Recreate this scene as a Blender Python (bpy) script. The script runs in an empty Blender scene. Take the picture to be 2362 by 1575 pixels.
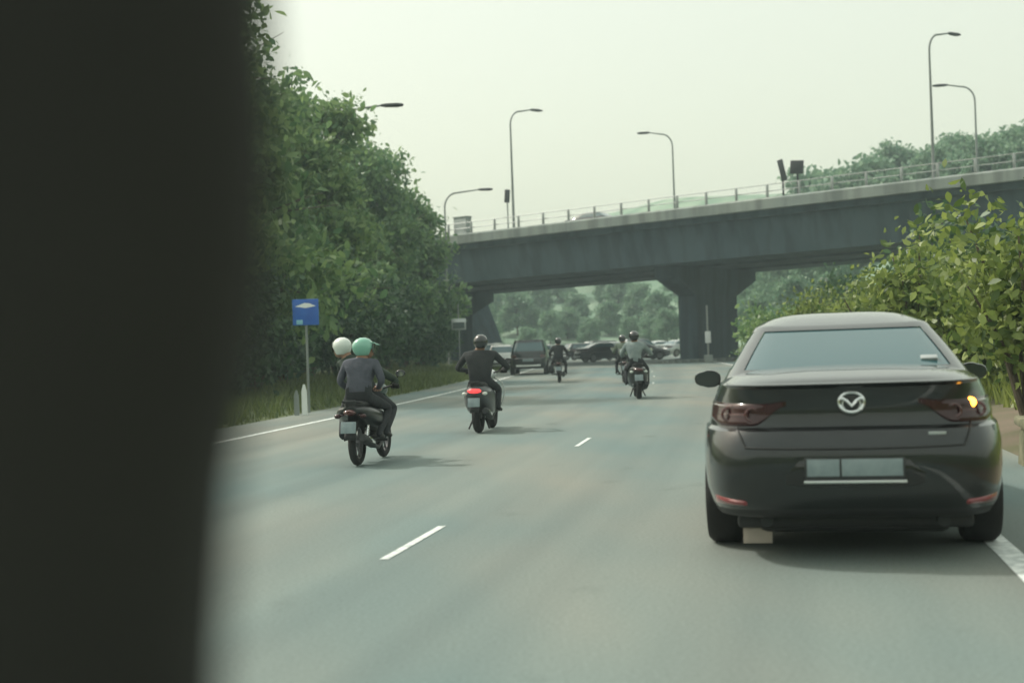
import bpy, bmesh, math, random
import numpy as np
from mathutils import Vector, Matrix, Euler
from math import sin, cos, pi, radians, sqrt
random.seed(7); rng = np.random.default_rng(11)
SC = bpy.context.scene
COL = SC.collection

# ------------------------------------------------------------------ camera
FPX = 3000.0; PW, PH = 2362.0, 1575.0          # focal length and frame in photograph pixels
ROLL = radians(2.0); PITCH = 13.5 / FPX
CAM = Vector((0, 0, 1.30))
_r0, _u0, _f0 = Vector((1, 0, 0)), Vector((0, -sin(PITCH), cos(PITCH))), Vector((0, cos(PITCH), sin(PITCH)))
RIGHT = _r0 * cos(ROLL) - _u0 * sin(ROLL)
UP = _r0 * sin(ROLL) + _u0 * cos(ROLL)
cam_d = bpy.data.cameras.new('camera'); cam = bpy.data.objects.new('camera', cam_d); COL.objects.link(cam)
m3 = Matrix((RIGHT, UP, -_f0)).transposed()
cam.matrix_world = Matrix.Translation(CAM) @ m3.to_4x4()
cam_d.sensor_width = 36; cam_d.lens = 36 * FPX / PW
cam_d.clip_start = 0.05; cam_d.clip_end = 4000
cam_d.dof.use_dof = True; cam_d.dof.focus_distance = 15.0; cam_d.dof.aperture_fstop = 1.7
SC.camera = cam

# ------------------------------------------------------------------ sky, sun, exposure
SUN_EL = radians(48); SUN_DIR = Vector((-0.86, 0.50, 0)).normalized()
world = bpy.data.worlds.new('World'); SC.world = world; world.use_nodes = True
nt = world.node_tree; nt.nodes.clear()
wo = nt.nodes.new('ShaderNodeOutputWorld'); bg = nt.nodes.new('ShaderNodeBackground')
sky = nt.nodes.new('ShaderNodeTexSky'); sky.sky_type = 'NISHITA'; sky.sun_disc = False
sky.sun_elevation = SUN_EL; sky.sun_rotation = math.atan2(SUN_DIR.x, SUN_DIR.y)
sky.dust_density = 7.0; sky.air_density = 1.4; sky.ozone_density = 0.6
mx = nt.nodes.new('ShaderNodeMix'); mx.data_type = 'RGBA'; mx.inputs[0].default_value = 0.50
mx.inputs[7].default_value = (9.2, 9.6, 7.4, 1)      # high thin overcast veil
nt.links.new(sky.outputs[0], mx.inputs[6]); nt.links.new(mx.outputs[2], bg.inputs[0])
bg.inputs[1].default_value = 0.115
nt.links.new(bg.outputs[0], wo.inputs[0])
sun_d = bpy.data.lights.new('sun', 'SUN'); sun_d.energy = 2.0; sun_d.angle = radians(3.0); sun_d.color = (1.0, 0.97, 0.90)
sun = bpy.data.objects.new('sun', sun_d); COL.objects.link(sun); sun.location = (-60, 40, 80)
to_sun = SUN_DIR * cos(SUN_EL) + Vector((0, 0, sin(SUN_EL)))
sun.rotation_euler = to_sun.to_track_quat('Z', 'Y').to_euler()
SC.view_settings.view_transform = 'Standard'; SC.view_settings.look = 'None'
SC.view_settings.exposure = 0.38; SC.view_settings.gamma = 1.0; SC.view_settings.use_curve_mapping = False
SC.cycles.volume_bounces = 0; SC.cycles.max_bounces = 6

# ------------------------------------------------------------------ helpers
def hor(px): return 787.5 + 13.5 - (px - 1181) * math.tan(ROLL)      # horizon row at a column
def P(px, py, depth):                     # point of the place seen at a photograph pixel, at a given distance
    return CAM + RIGHT * ((px - 1181) / FPX * depth) + UP * (-(py - 787.5) / FPX * depth) + _f0 * depth
def link(name, data, parent=None, loc=None, rz=None):
    o = bpy.data.objects.new(name, data); COL.objects.link(o)
    if parent is not None: o.parent = parent
    if loc is not None: o.location = loc
    if rz is not None: o.rotation_euler = (0, 0, rz)
    return o
def tag(o, label=None, cat=None, group=None, kind=None):
    if label: o['label'] = label
    if cat: o['category'] = cat
    if group: o['group'] = group
    if kind: o['kind'] = kind
    return o
def thing(name, label, cat, loc=(0, 0, 0), rz=0, group=None):
    return tag(link(name, None, None, loc, rz), label, cat, group)
def copy_tree(o, parent=None):
    c = o.copy(); COL.objects.link(c)
    if parent is not None: c.parent = parent; c.matrix_parent_inverse = o.matrix_parent_inverse
    for ch in list(o.children): copy_tree(ch, c)
    return c

class MB:
    def __init__(s): s.v = []; s.f = []; s.m = []
    def add(s, vs, fs, mi=0):
        b = len(s.v); s.v += [tuple(p) for p in vs]
        for f in fs: s.f.append(tuple(i + b for i in f)); s.m.append(mi)
    def box(s, c, sz, mi=0, rot=None, taper=1.0, bev=0.0):
        hx, hy, hz = sz[0] / 2, sz[1] / 2, sz[2] / 2
        bm = bmesh.new(); bmesh.ops.create_cube(bm, size=1)
        for v in bm.verts:
            k = taper if v.co.z > 0 else 1
            v.co = Vector((v.co.x * 2 * hx * k, v.co.y * 2 * hy * k, v.co.z * 2 * hz))
        if bev: bmesh.ops.bevel(bm, geom=list(bm.edges), offset=bev, segments=2, affect='EDGES', profile=0.5)
        M = (rot.to_matrix() if isinstance(rot, Euler) else rot) if rot is not None else Matrix.Identity(3)
        bm.verts.ensure_lookup_table()
        for i, v in enumerate(bm.verts): v.index = i
        s.add([M @ v.co + Vector(c) for v in bm.verts], [[v.index for v in f.verts] for f in bm.faces], mi); bm.free()
    def loft(s, rings, mi=0, cap=True, close=True):
        n = len(rings[0]); vs = [p for r in rings for p in r]; fs = []
        for k in range(len(rings) - 1):
            for i in range(n if close else n - 1):
                j = (i + 1) % n
                fs.append((k * n + i, k * n + j, (k + 1) * n + j, (k + 1) * n + i))
        if cap: fs.append(tuple(range(n))[::-1]); fs.append(tuple(range((len(rings) - 1) * n, len(rings) * n)))
        s.add(vs, fs, mi)
    def tube(s, pts, rad, n=8, mi=0, cap=True, flat=1.0):
        pts = [Vector(p) for p in pts]
        if not hasattr(rad, '__len__'): rad = [rad] * len(pts)
        rings = []; ref = None
        for i, p in enumerate(pts):
            d = (pts[min(i + 1, len(pts) - 1)] - pts[max(i - 1, 0)])
            d = d.normalized() if d.length > 1e-9 else Vector((0, 0, 1))
            if ref is None: ref = Vector((1, 0, 0)) if abs(d.x) < .8 else Vector((0, 1, 0))
            a = (ref - d * ref.dot(d)).normalized(); b = d.cross(a); ref = a
            rings.append([p + a * (rad[i] * cos(2 * pi * k / n)) + b * (rad[i] * flat * sin(2 * pi * k / n)) for k in range(n)])
        s.loft(rings, mi, cap)
    def lathe(s, prof, n=24, mi=0, axis='z', c=(0, 0, 0), close=False):
        rings = []
        for r, h in prof:
            ring = []
            for k in range(n):
                a = 2 * pi * k / n
                p = (r * cos(a), r * sin(a), h) if axis == 'z' else (h, r * cos(a), r * sin(a)) if axis == 'x' else (r * cos(a), h, r * sin(a))
                ring.append(Vector(p) + Vector(c))
            rings.append(ring)
        s.loft(rings + ([rings[0]] if close else []), mi, cap=not close)
    def ell(s, c, r, nu=16, nv=10, mi=0, M=None, lo=-1.0, hi=1.0):
        rings = []
        for j in range(nv + 1):
            z = sin(-pi / 2 + pi * j / nv); z = max(lo, min(hi, z)); q = sqrt(max(1e-6, 1 - z * z))
            ring = [Vector((r[0] * q * cos(2 * pi * i / nu), r[1] * q * sin(2 * pi * i / nu), r[2] * z)) for i in range(nu)]
            rings.append([(M @ p if M is not None else p) + Vector(c) for p in ring])
        s.loft(rings, mi)
    def grid(s, rows, mi=0):
        n = len(rows[0]); vs = [p for r in rows for p in r]
        s.add(vs, [(k * n + i, k * n + i + 1, (k + 1) * n + i + 1, (k + 1) * n + i) for k in range(len(rows) - 1) for i in range(n - 1)], mi)
    def mesh(s, name, mats, smooth=True, ang=40):
        me = bpy.data.meshes.new(name); me.from_pydata(s.v, [], s.f)
        for m in (mats if isinstance(mats, (list, tuple)) else [mats]): me.materials.append(m)
        me.polygons.foreach_set('material_index', s.m)
        me.polygons.foreach_set('use_smooth', [smooth] * len(s.f))
        bm = bmesh.new(); bm.from_mesh(me); bmesh.ops.recalc_face_normals(bm, faces=bm.faces); bm.to_mesh(me); bm.free()
        if smooth: me.set_sharp_from_angle(angle=radians(ang))
        return me
    def build(s, name, mats, parent=None, smooth=True, ang=40, loc=None, rz=None):
        return link(name, s.mesh(name, mats, smooth, ang), parent, loc, rz)

# ------------------------------------------------------------------ materials
def mat(name, col, rough=.6, metal=0, spec=.5, noise=None, nscale=4.0, bump=0, bscale=60, coat=0, emit=None, estr=0, coat_ior=1.5, coat_rough=.03):
    m = bpy.data.materials.new(name); m.use_nodes = True; n = m.node_tree.nodes; L = m.node_tree.links
    b = n['Principled BSDF']; c4 = (*col, 1)
    b.inputs['Base Color'].default_value = c4; b.inputs['Roughness'].default_value = rough
    b.inputs['Metallic'].default_value = metal; b.inputs['Specular IOR Level'].default_value = spec
    b.inputs['Coat Weight'].default_value = coat; b.inputs['Coat IOR'].default_value = coat_ior; b.inputs['Coat Roughness'].default_value = coat_rough
    tc = n.new('ShaderNodeTexCoord'); src = tc.outputs['Object']
    if noise:
        t = n.new('ShaderNodeTexNoise'); t.inputs['Scale'].default_value = nscale; t.inputs['Detail'].default_value = 5
        r = n.new('ShaderNodeValToRGB'); r.color_ramp.elements[0].color = c4; r.color_ramp.elements[1].color = (*noise, 1)
        r.color_ramp.elements[0].position = .35; r.color_ramp.elements[1].position = .65
        L.new(src, t.inputs['Vector']); L.new(t.outputs[0], r.inputs[0]); L.new(r.outputs[0], b.inputs['Base Color'])
    if bump:
        t = n.new('ShaderNodeTexNoise'); t.inputs['Scale'].default_value = bscale; t.inputs['Detail'].default_value = 4
        bn = n.new('ShaderNodeBump'); bn.inputs['Strength'].default_value = bump; bn.inputs['Distance'].default_value = .02
        L.new(src, t.inputs['Vector']); L.new(t.outputs[0], bn.inputs['Height']); L.new(bn.outputs[0], b.inputs['Normal'])
    if emit: b.inputs['Emission Color'].default_value = (*emit, 1); b.inputs['Emission Strength'].default_value = estr
    return m
def streaked(name, a, b_, c_):
    m = mat(name, a, .9, noise=b_, nscale=.35, bump=.15, bscale=9); n = m.node_tree.nodes; L = m.node_tree.links; b = n['Principled BSDF']
    old = b.inputs['Base Color'].links[0].from_socket; tc = n.new('ShaderNodeTexCoord')
    mp = n.new('ShaderNodeMapping'); mp.inputs['Scale'].default_value = (1.3, 1.3, .10); L.new(tc.outputs['Object'], mp.inputs[0])
    t = n.new('ShaderNodeTexNoise'); t.inputs['Scale'].default_value = 1.0; t.inputs['Detail'].default_value = 5; L.new(mp.outputs[0], t.inputs[0])
    r = n.new('ShaderNodeValToRGB'); r.color_ramp.elements[0].color = (*c_, 1); r.color_ramp.elements[1].color = (1, 1, 1, 1); r.color_ramp.elements[0].position = .38; r.color_ramp.elements[1].position = .56
    L.new(t.outputs[0], r.inputs[0]); x = n.new('ShaderNodeMix'); x.data_type = 'RGBA'; x.blend_type = 'MULTIPLY'; x.inputs[0].default_value = 1
    L.new(old, x.inputs[6]); L.new(r.outputs[0], x.inputs[7]); L.new(x.outputs[2], b.inputs['Base Color']); return m
def leafmat(name, c0, c1, trans=.35, rough=.45):
    m = bpy.data.materials.new(name); m.use_nodes = True; n = m.node_tree.nodes; L = m.node_tree.links
    b = n['Principled BSDF']; out = n['Material Output']; b.inputs['Roughness'].default_value = rough
    g = n.new('ShaderNodeNewGeometry'); r = n.new('ShaderNodeValToRGB')
    r.color_ramp.elements[0].color = (*c0, 1); r.color_ramp.elements[1].color = (*c1, 1)
    L.new(g.outputs['Random Per Island'], r.inputs[0]); L.new(r.outputs[0], b.inputs['Base Color'])
    t = n.new('ShaderNodeBsdfTranslucent'); L.new(r.outputs[0], t.inputs[0])
    mixs = n.new('ShaderNodeMixShader'); mixs.inputs[0].default_value = trans
    L.new(b.outputs[0], mixs.inputs[1]); L.new(t.outputs[0], mixs.inputs[2]); L.new(mixs.outputs[0], out.inputs['Surface'])
    return m
def roadmat():
    m = bpy.data.materials.new('asphalt_worn'); m.use_nodes = True; n = m.node_tree.nodes; L = m.node_tree.links
    b = n['Principled BSDF']; tc = n.new('ShaderNodeTexCoord'); uv = n.new('ShaderNodeUVMap'); uv.uv_map = 'across'
    def ramp(a, b_, p0=.35, p1=.68):
        r = n.new('ShaderNodeValToRGB'); r.color_ramp.elements[0].color = (*a, 1); r.color_ramp.elements[1].color = (*b_, 1)
        r.color_ramp.elements[0].position = p0; r.color_ramp.elements[1].position = p1; return r
    def noise(scale, detail, src, sc=(1, 1, 1)):
        mp = n.new('ShaderNodeMapping'); mp.inputs['Scale'].default_value = sc; L.new(src, mp.inputs[0])
        t = n.new('ShaderNodeTexNoise'); t.inputs['Scale'].default_value = scale; t.inputs['Detail'].default_value = detail; L.new(mp.outputs[0], t.inputs[0]); return t
    def mul(a, b_, f):
        x = n.new('ShaderNodeMix'); x.data_type = 'RGBA'; x.blend_type = 'MULTIPLY'; x.inputs[0].default_value = f
        L.new(a, x.inputs[6]); L.new(b_, x.inputs[7]); return x.outputs[2]
    t1 = noise(.33, 3, tc.outputs['Object'], (1, .35, 1)); r1 = ramp((.132, .196, .196), (.238, .242, .210)); L.new(t1.outputs[0], r1.inputs[0])
    t2 = noise(45, 6, tc.outputs['Object']); r2 = ramp((.6, .6, .6), (1.25, 1.25, 1.25), .3, .7); L.new(t2.outputs[0], r2.inputs[0])
    # worn wheel paths and oil drips follow the lanes (u metres across, v metres along)
    t3 = noise(1.0, 3, uv.outputs[0], (1.15, .03, 1)); r3 = ramp((.80, .82, .83), (1.06, 1.06, 1.05), .36, .62); L.new(t3.outputs[0], r3.inputs[0])
    t4 = noise(1.6, 6, uv.outputs[0], (1, .5, 1)); r4 = ramp((.70, .71, .72), (1, 1, 1), .27, .36); L.new(t4.outputs[0], r4.inputs[0])
    c = mul(mul(mul(r1.outputs[0], r2.outputs[0], .4), r3.outputs[0], .8), r4.outputs[0], .6)
    L.new(c, b.inputs['Base Color'])
    bn = n.new('ShaderNodeBump'); bn.inputs['Strength'].default_value = .25; bn.inputs['Distance'].default_value = .01
    L.new(t2.outputs[0], bn.inputs['Height']); L.new(bn.outputs[0], b.inputs['Normal'])
    b.inputs['Roughness'].default_value = .75; b.inputs['Specular IOR Level'].default_value = .25
    return m
M = {}
M['road'] = roadmat()
M['paint_line'] = mat('road_paint', (.44, .49, .48), .65, noise=(.80, .84, .82), nscale=13)
M['paint_faded'] = mat('faded_road_paint', (.42, .46, .45), .65, noise=(.60, .64, .62), nscale=6)
M['grass'] = mat('grass_ground', (.045, .075, .022), .9, noise=(.10, .13, .045), nscale=1.2, bump=.5, bscale=14)
M['soil'] = mat('verge_soil', (.16, .125, .09), .95, noise=(.10, .10, .05), nscale=1.0, bump=.4, bscale=20)
M['blade'] = leafmat('grass_blade', (.07, .11, .03), (.16, .20, .055), .3)
M['blade_bright'] = leafmat('grass_blade_bright', (.17, .22, .04), (.34, .38, .09), .4)
M['concrete'] = streaked('concrete_pale', (.24, .275, .265), (.32, .35, .32), (.62, .63, .62))
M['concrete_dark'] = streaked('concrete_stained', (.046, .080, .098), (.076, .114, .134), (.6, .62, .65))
M['mossy'] = mat('mossy_concrete', (.20, .19, .12), .9, noise=(.07, .08, .04), nscale=5, bump=.6, bscale=14)
M['steel'] = mat('galvanised_steel', (.33, .35, .34), .45, .6)
M['lamp_grey'] = mat('lamp_post_grey', (.20, .22, .21), .5, .4)
M['dark_metal'] = mat('dark_metal', (.03, .033, .035), .5, .3)
M['bark'] = mat('bark', (.09, .07, .05), .9, noise=(.15, .12, .09), nscale=5, bump=.6, bscale=12)
M['leaf_dark'] = leafmat('leaf_dark_green', (.085, .185, .085), (.25, .38, .15), .46)
M['leaf_mid'] = leafmat('leaf_mid_green', (.10, .205, .085), (.30, .42, .16), .48)
M['leaf_bright'] = leafmat('leaf_yellow_green', (.055, .11, .022), (.32, .39, .10), .40)
M['leaf_shade'] = leafmat('leaf_shaded_green', (.035, .085, .045), (.105, .19, .085), .35)  # shade of the understory and back shrubs put into a darker leaf colour
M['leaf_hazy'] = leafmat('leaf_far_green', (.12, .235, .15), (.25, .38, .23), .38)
M['paint_dark'] = mat('car_paint_dark_grey', (.016, .020, .022), .34, .7, coat=1.0, noise=(.020, .024, .026), nscale=3, coat_rough=.05, coat_ior=1.52)
M['black_plastic'] = mat('black_plastic', (.014, .015, .016), .55, noise=(.02, .021, .022), nscale=20)
M['gloss_black'] = mat('gloss_black', (.008, .009, .01), .15, coat=.5)
M['glass'] = mat('tinted_glass', (.02, .085, .10), .03, 0, .9, coat=.6, bump=.04, bscale=2.2)
M['rubber'] = mat('tyre_rubber', (.014, .014, .014), .85, bump=.2, bscale=40)
M['rim'] = mat('alloy_rim', (.22, .22, .23), .35, .9)
M['chrome'] = mat('chrome', (.75, .77, .78), .12, 1.0)
M['lamp_red'] = mat('tail_lamp_red', (.07, .005, .005), .15, 0, .6, coat=1)
M['lamp_dark'] = mat('tail_lamp_smoked', (.035, .007, .008), .22, 0, .4, coat=.4)
M['amber_on'] = mat('amber_indicator_lit', (.8, .4, .05), .4, emit=(1, .40, .04), estr=7.0)
M['red_on'] = mat('red_lamp_lit', (.5, .01, .01), .3, emit=(1, .05, .05), estr=1.6)
M['reflector'] = mat('red_reflector', (.22, .02, .025), .25, coat=1)
M['plate'] = mat('number_plate', (.25, .31, .325), .4, noise=(.20, .255, .27), nscale=16)
M['plate_frame'] = mat('number_plate_frame', (.03, .035, .037), .5)
M['beige'] = mat('beige_panel', (.42, .36, .31), .8, noise=(.36, .31, .27), nscale=9)
M['white'] = mat('white_paint', (.74, .77, .75), .35, coat=.3)
M['sign_blue'] = mat('sign_blue', (.02, .10, .42), .4, noise=(.03, .14, .50), nscale=3)
M['sign_white'] = mat('sign_white', (.80, .82, .82), .5)
M['silver'] = mat('car_paint_silver', (.42, .45, .45), .3, .5, coat=1)
M['white_car'] = mat('car_paint_white', (.72, .74, .73), .35, coat=1)
M['blue_grey'] = mat('car_paint_blue_grey', (.05, .075, .085), .3, .3, coat=1)
M['bike_black'] = mat('bike_black', (.013, .015, .016), .35, coat=.6)
M['bike_grey'] = mat('bike_grey', (.055, .06, .065), .4, coat=.5)
M['bike_white'] = mat('bike_white', (.45, .50, .49), .3, coat=.6)
M['bike_green'] = mat('bike_dark_green', (.02, .06, .05), .35, coat=.5)
M['skin'] = mat('skin', (.28, .16, .10), .6)
M['jacket_bluegrey'] = mat('jacket_blue_grey', (.065, .072, .092), .9, noise=(.088, .095, .12), nscale=8, bump=.9, bscale=9)
M['jacket_dark'] = mat('jacket_charcoal', (.022, .026, .028), .9, noise=(.034, .038, .04), nscale=8, bump=.9, bscale=9)
M['jacket_green'] = mat('jacket_dark_green', (.03, .045, .035), .9, noise=(.04, .06, .045), nscale=8, bump=.9, bscale=9)
M['jacket_olive'] = mat('jacket_olive', (.12, .16, .12), .9, noise=(.18, .22, .17), nscale=8, bump=.9, bscale=9)
M['shirt_pale'] = mat('shirt_pale_grey', (.18, .23, .23), .9, noise=(.25, .30, .29), nscale=8, bump=.9, bscale=9)
M['trousers'] = mat('trousers_dark', (.02, .024, .027), .9, noise=(.03, .034, .038), nscale=8, bump=.9, bscale=9)
M['shoe'] = mat('shoe', (.02, .02, .02), .7)
M['helmet_mint'] = mat('helmet_mint', (.20, .46, .36), .25, coat=.8)
M['helmet_white'] = mat('helmet_white', (.62, .68, .63), .25, coat=.8)
M['helmet_black'] = mat('helmet_black', (.015, .018, .02), .25, coat=.8)
M['visor'] = mat('visor', (.02, .03, .03), .08, coat=1)
M['trim_dark'] = mat('soft_trim_dark', (.016, .016, .014), .9, noise=(.021, .021, .018), nscale=6)
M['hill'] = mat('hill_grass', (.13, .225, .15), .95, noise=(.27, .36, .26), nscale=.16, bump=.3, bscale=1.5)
M['roof_pale'] = mat('pale_roof_sheet', (.50, .53, .52), .5)

# ------------------------------------------------------------------ the road
LEp = [(-40, -15.6), (-20, -11.9), (0, -8.2), (10, -6.35), (20, -4.55), (41, -1.75), (60, .0), (90, 2.0), (130, 3.2), (170, 0), (210, -9), (260, -28)]
REp = [(-40, -7.6), (-20, -3.25), (0, 1.15), (7.9, 2.9), (20, 5.15), (40, 8.25), (60, 10.6), (80, 12.3), (90, 12.9), (130, 14.6), (170, 12.5), (210, 3.5), (260, -14)]
def interp(tab, y):
    ys = [a for a, b in tab]; xs = [b for a, b in tab]
    # smooth cubic (Catmull-Rom style) interpolation in y
    if y <= ys[0]: return xs[0] + (y - ys[0]) * (xs[1] - xs[0]) / (ys[1] - ys[0])
    if y >= ys[-1]: return xs[-1] + (y - ys[-1]) * (xs[-1] - xs[-2]) / (ys[-1] - ys[-2])
    i = max(k for k in range(len(ys) - 1) if ys[k] <= y)
    def slope(k):
        if k == 0: return (xs[1] - xs[0]) / (ys[1] - ys[0])
        if k == len(ys) - 1: return (xs[-1] - xs[-2]) / (ys[-1] - ys[-2])
        return (xs[k + 1] - xs[k - 1]) / (ys[k + 1] - ys[k - 1])
    h = ys[i + 1] - ys[i]; t = (y - ys[i]) / h
    return ((2*t**3 - 3*t*t + 1) * xs[i] + (t**3 - 2*t*t + t) * h * slope(i) + (-2*t**3 + 3*t*t) * xs[i+1] + (t**3 - t*t) * h * slope(i+1))
LE = lambda y: interp(LEp, y)
RE = lambda y: interp(REp, y)
def dash_x(y):                              # lane line
    return RE(y) - 3.80 if y < 25 else RE(y) - (3.80 + .012 * (y - 25))
def sstep(a, b, x):
    t = min(1, max(0, (x - a) / (b - a))); return t * t * (3 - 2 * t)
def ground_h(x, y):
    l = LE(y) - 1.4 - x; r = x - (RE(y) + 1.2)
    h = -.03
    if l > 0: h += .12 * sstep(0, 1.2, l) + 1.6 * sstep(1.5, 14, l) + 5 * sstep(10, 45, l)
    if r > 0: h += .14 * sstep(0, .8, r) + .5 * sstep(.6, 5, r)
    h += 13.0 * sstep(150, 235, y) * (1 - .5 * sstep(-20, -120, x))
    if r > 0: h += 13 * sstep(6, 30, r) * sstep(70, 125, y)
    h += 17 * sstep(-45, -100, y)  # unseen bank raised behind the camera to darken reflections in the cars
    h += .0 if (l < 0 and r < 0) else .12 * sin(x * .7 + 1) * sin(y * .45) * sstep(1, 5, max(l, r))
    return h
ys = list(np.concatenate([np.arange(-130, -40, 6.0), np.arange(-40, 120, 2.0), np.arange(120, 300, 5.0), np.arange(300, 1600, 60.0)]))
def xs_at(y):
    a, b = LE(y), RE(y); c = []
    c += list(a - 1.4 - np.concatenate([np.array([900., 500, 250, 120, 70, 45, 32, 24, 18, 14, 11, 9, 7, 5.5, 4, 3, 2.2, 1.5, 1.0, .5])]))
    c += [a - 1.4, (a + b) / 2, b + 1.2]
    c += list(b + 1.2 + np.array([.4, .8, 1.5, 2.2, 3, 4, 5.5, 7, 9, 12, 16, 22, 30, 40, 55, 80, 130, 260, 500, 900]))
    return c
g = MB(); g.grid([[(x, y, ground_h(x, y)) for x in xs_at(y)] for y in ys])
ground = g.build('ground', [M['grass']], ang=180); tag(ground, kind='structure')
gm = ground.data                        # the far hill and the bare verge take their own ground cover
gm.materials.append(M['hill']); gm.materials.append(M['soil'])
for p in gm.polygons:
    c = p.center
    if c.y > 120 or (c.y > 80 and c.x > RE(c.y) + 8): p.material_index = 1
    elif -.6 < c.x - (RE(c.y) + 1.2) < 1.4: p.material_index = 2
def strip(name, f0, f1, y0, y1, z, m, step=1.5, kind='structure', label=None):
    b = MB(); n = max(2, int((y1 - y0) / step) + 1); rows = []
    for k in range(n):
        y = y0 + (y1 - y0) * k / (n - 1); a, c = f0(y), f1(y)
        rows.append([(a + (c - a) * i / 4, y, z) for i in range(5)])
    b.grid(rows); o = b.build(name, [m], ang=180); tag(o, label, kind=kind)
    ul = o.data.uv_layers.new(name='across')
    for lp in o.data.loops:
        v = o.data.vertices[lp.vertex_index].co; ul.data[lp.index].uv = (v.x - RE(v.y), v.y)
    return o
road = strip('road', lambda y: LE(y) - 1.4, lambda y: RE(y) + 1.2, -40, 200, 0.0, M['road'])
def child_strip(name, f0, f1, y0, y1, m, z=.004, step=1.5):
    o = strip(name, f0, f1, y0, y1, z, m, step, kind=None); o.parent = road; return o
child_strip('edge_line', lambda y: LE(y) - .06, lambda y: LE(y) + .07, -30, 140, M['paint_line'])
child_strip('edge_line', lambda y: RE(y) - .06, lambda y: RE(y) + .09, -30, 140, M['paint_line'])
for y0, m in ((-.6, 'paint_line'), (8.15, 'paint_line'), (16.7, 'paint_line'), (24.4, 'paint_faded'), (32.7, 'paint_faded'), (41, 'paint_faded'), (49.3, 'paint_faded'), (57.6, 'paint_faded')):
    if m == 'paint_faded' and y0 < 40: continue        # worn away in the photograph
    child_strip('lane_dash', lambda y: dash_x(y) - .03, lambda y: dash_x(y) + .03, y0, y0 + 1.45, M[m], step=.4)

# verge grass (uncountable blades)
def blades(name, pts, hmin, hmax, w, m, label):
    n = len(pts); pts = np.array(pts); a = rng.uniform(0, 2 * pi, n); h = rng.uniform(hmin, hmax, n)
    d = np.stack([np.cos(a), np.sin(a), np.zeros(n)], 1); lean = np.stack([rng.normal(0, .35, n) * h, rng.normal(0, .35, n) * h, h], 1)
    V = np.stack([pts - d * w / 2, pts + d * w / 2, pts + lean], 1).reshape(-1, 3)
    me = bpy.data.meshes.new(name); me.vertices.add(3 * n); me.vertices.foreach_set('co', V.ravel())
    me.loops.add(3 * n); me.loops.foreach_set('vertex_index', np.arange(3 * n)); me.polygons.add(n)
    me.polygons.foreach_set('loop_start', np.arange(0, 3 * n, 3)); me.polygons.foreach_set('loop_total', np.full(n, 3))
    me.materials.append(m); me.update(); me.validate()
    return tag(link(name, me), label, 'grass', kind='stuff')
pl = []
for _ in range(26000):
    y = random.uniform(17, 78); l = random.uniform(.15, 5.5) ** 1.0
    x = LE(y) - 1.4 - l + random.uniform(-.15, .15); pl.append((x, y, ground_h(x, y) - .02))
blades('verge_grass', pl, .08, .38, .05, M['blade'], 'uneven green grass on the verge left of the road')
pr = []
for _ in range(16000):
    y = random.uniform(8, 60); l = random.uniform(1.1, 5.5); x = RE(y) + 1.2 + l; pr.append((x, y, ground_h(x, y) - .02))
blades('bank_grass', pr, .10, .45, .05, M['blade_bright'], 'yellow green grass on the bank right of the road')

# ------------------------------------------------------------------ trees and shrubs
def leaf_mesh(name, centers, n_per, spread, size, m, droop=.35, aspect=.5):
    centers = np.array(centers); k = len(centers); n = k * n_per
    c = np.repeat(centers, n_per, 0) + rng.normal(0, 1, (n, 3)) * np.array(spread)
    d = rng.normal(0, 1, (n, 3)); d[:, 2] -= droop; d /= np.linalg.norm(d, axis=1)[:, None]
    s = rng.normal(0, 1, (n, 3)); s -= (s * d).sum(1)[:, None] * d; s /= np.linalg.norm(s, axis=1)[:, None]
    nn = np.cross(d, s)
    L = rng.uniform(.42, 1.3, n)[:, None] * size; W = L * aspect * .5
    V = np.stack([c, c + d * L * .28 + s * W * .85 + nn * L * .05, c + d * L * .62 + s * W + nn * L * .04, c + d * L - nn * L * .10, c + d * L * .62 - s * W + nn * L * .04, c + d * L * .28 - s * W * .85 + nn * L * .05], 1).reshape(-1, 3)
    me = bpy.data.meshes.new(name); me.vertices.add(6 * n); me.vertices.foreach_set('co', V.ravel())
    me.loops.add(6 * n); me.loops.foreach_set('vertex_index', np.arange(6 * n)); me.polygons.add(n)
    me.polygons.foreach_set('loop_start', np.arange(0, 6 * n, 6)); me.polygons.foreach_set('loop_total', np.full(n, 6))
    me.materials.append(m); me.update(); me.validate()
    return me
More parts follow.
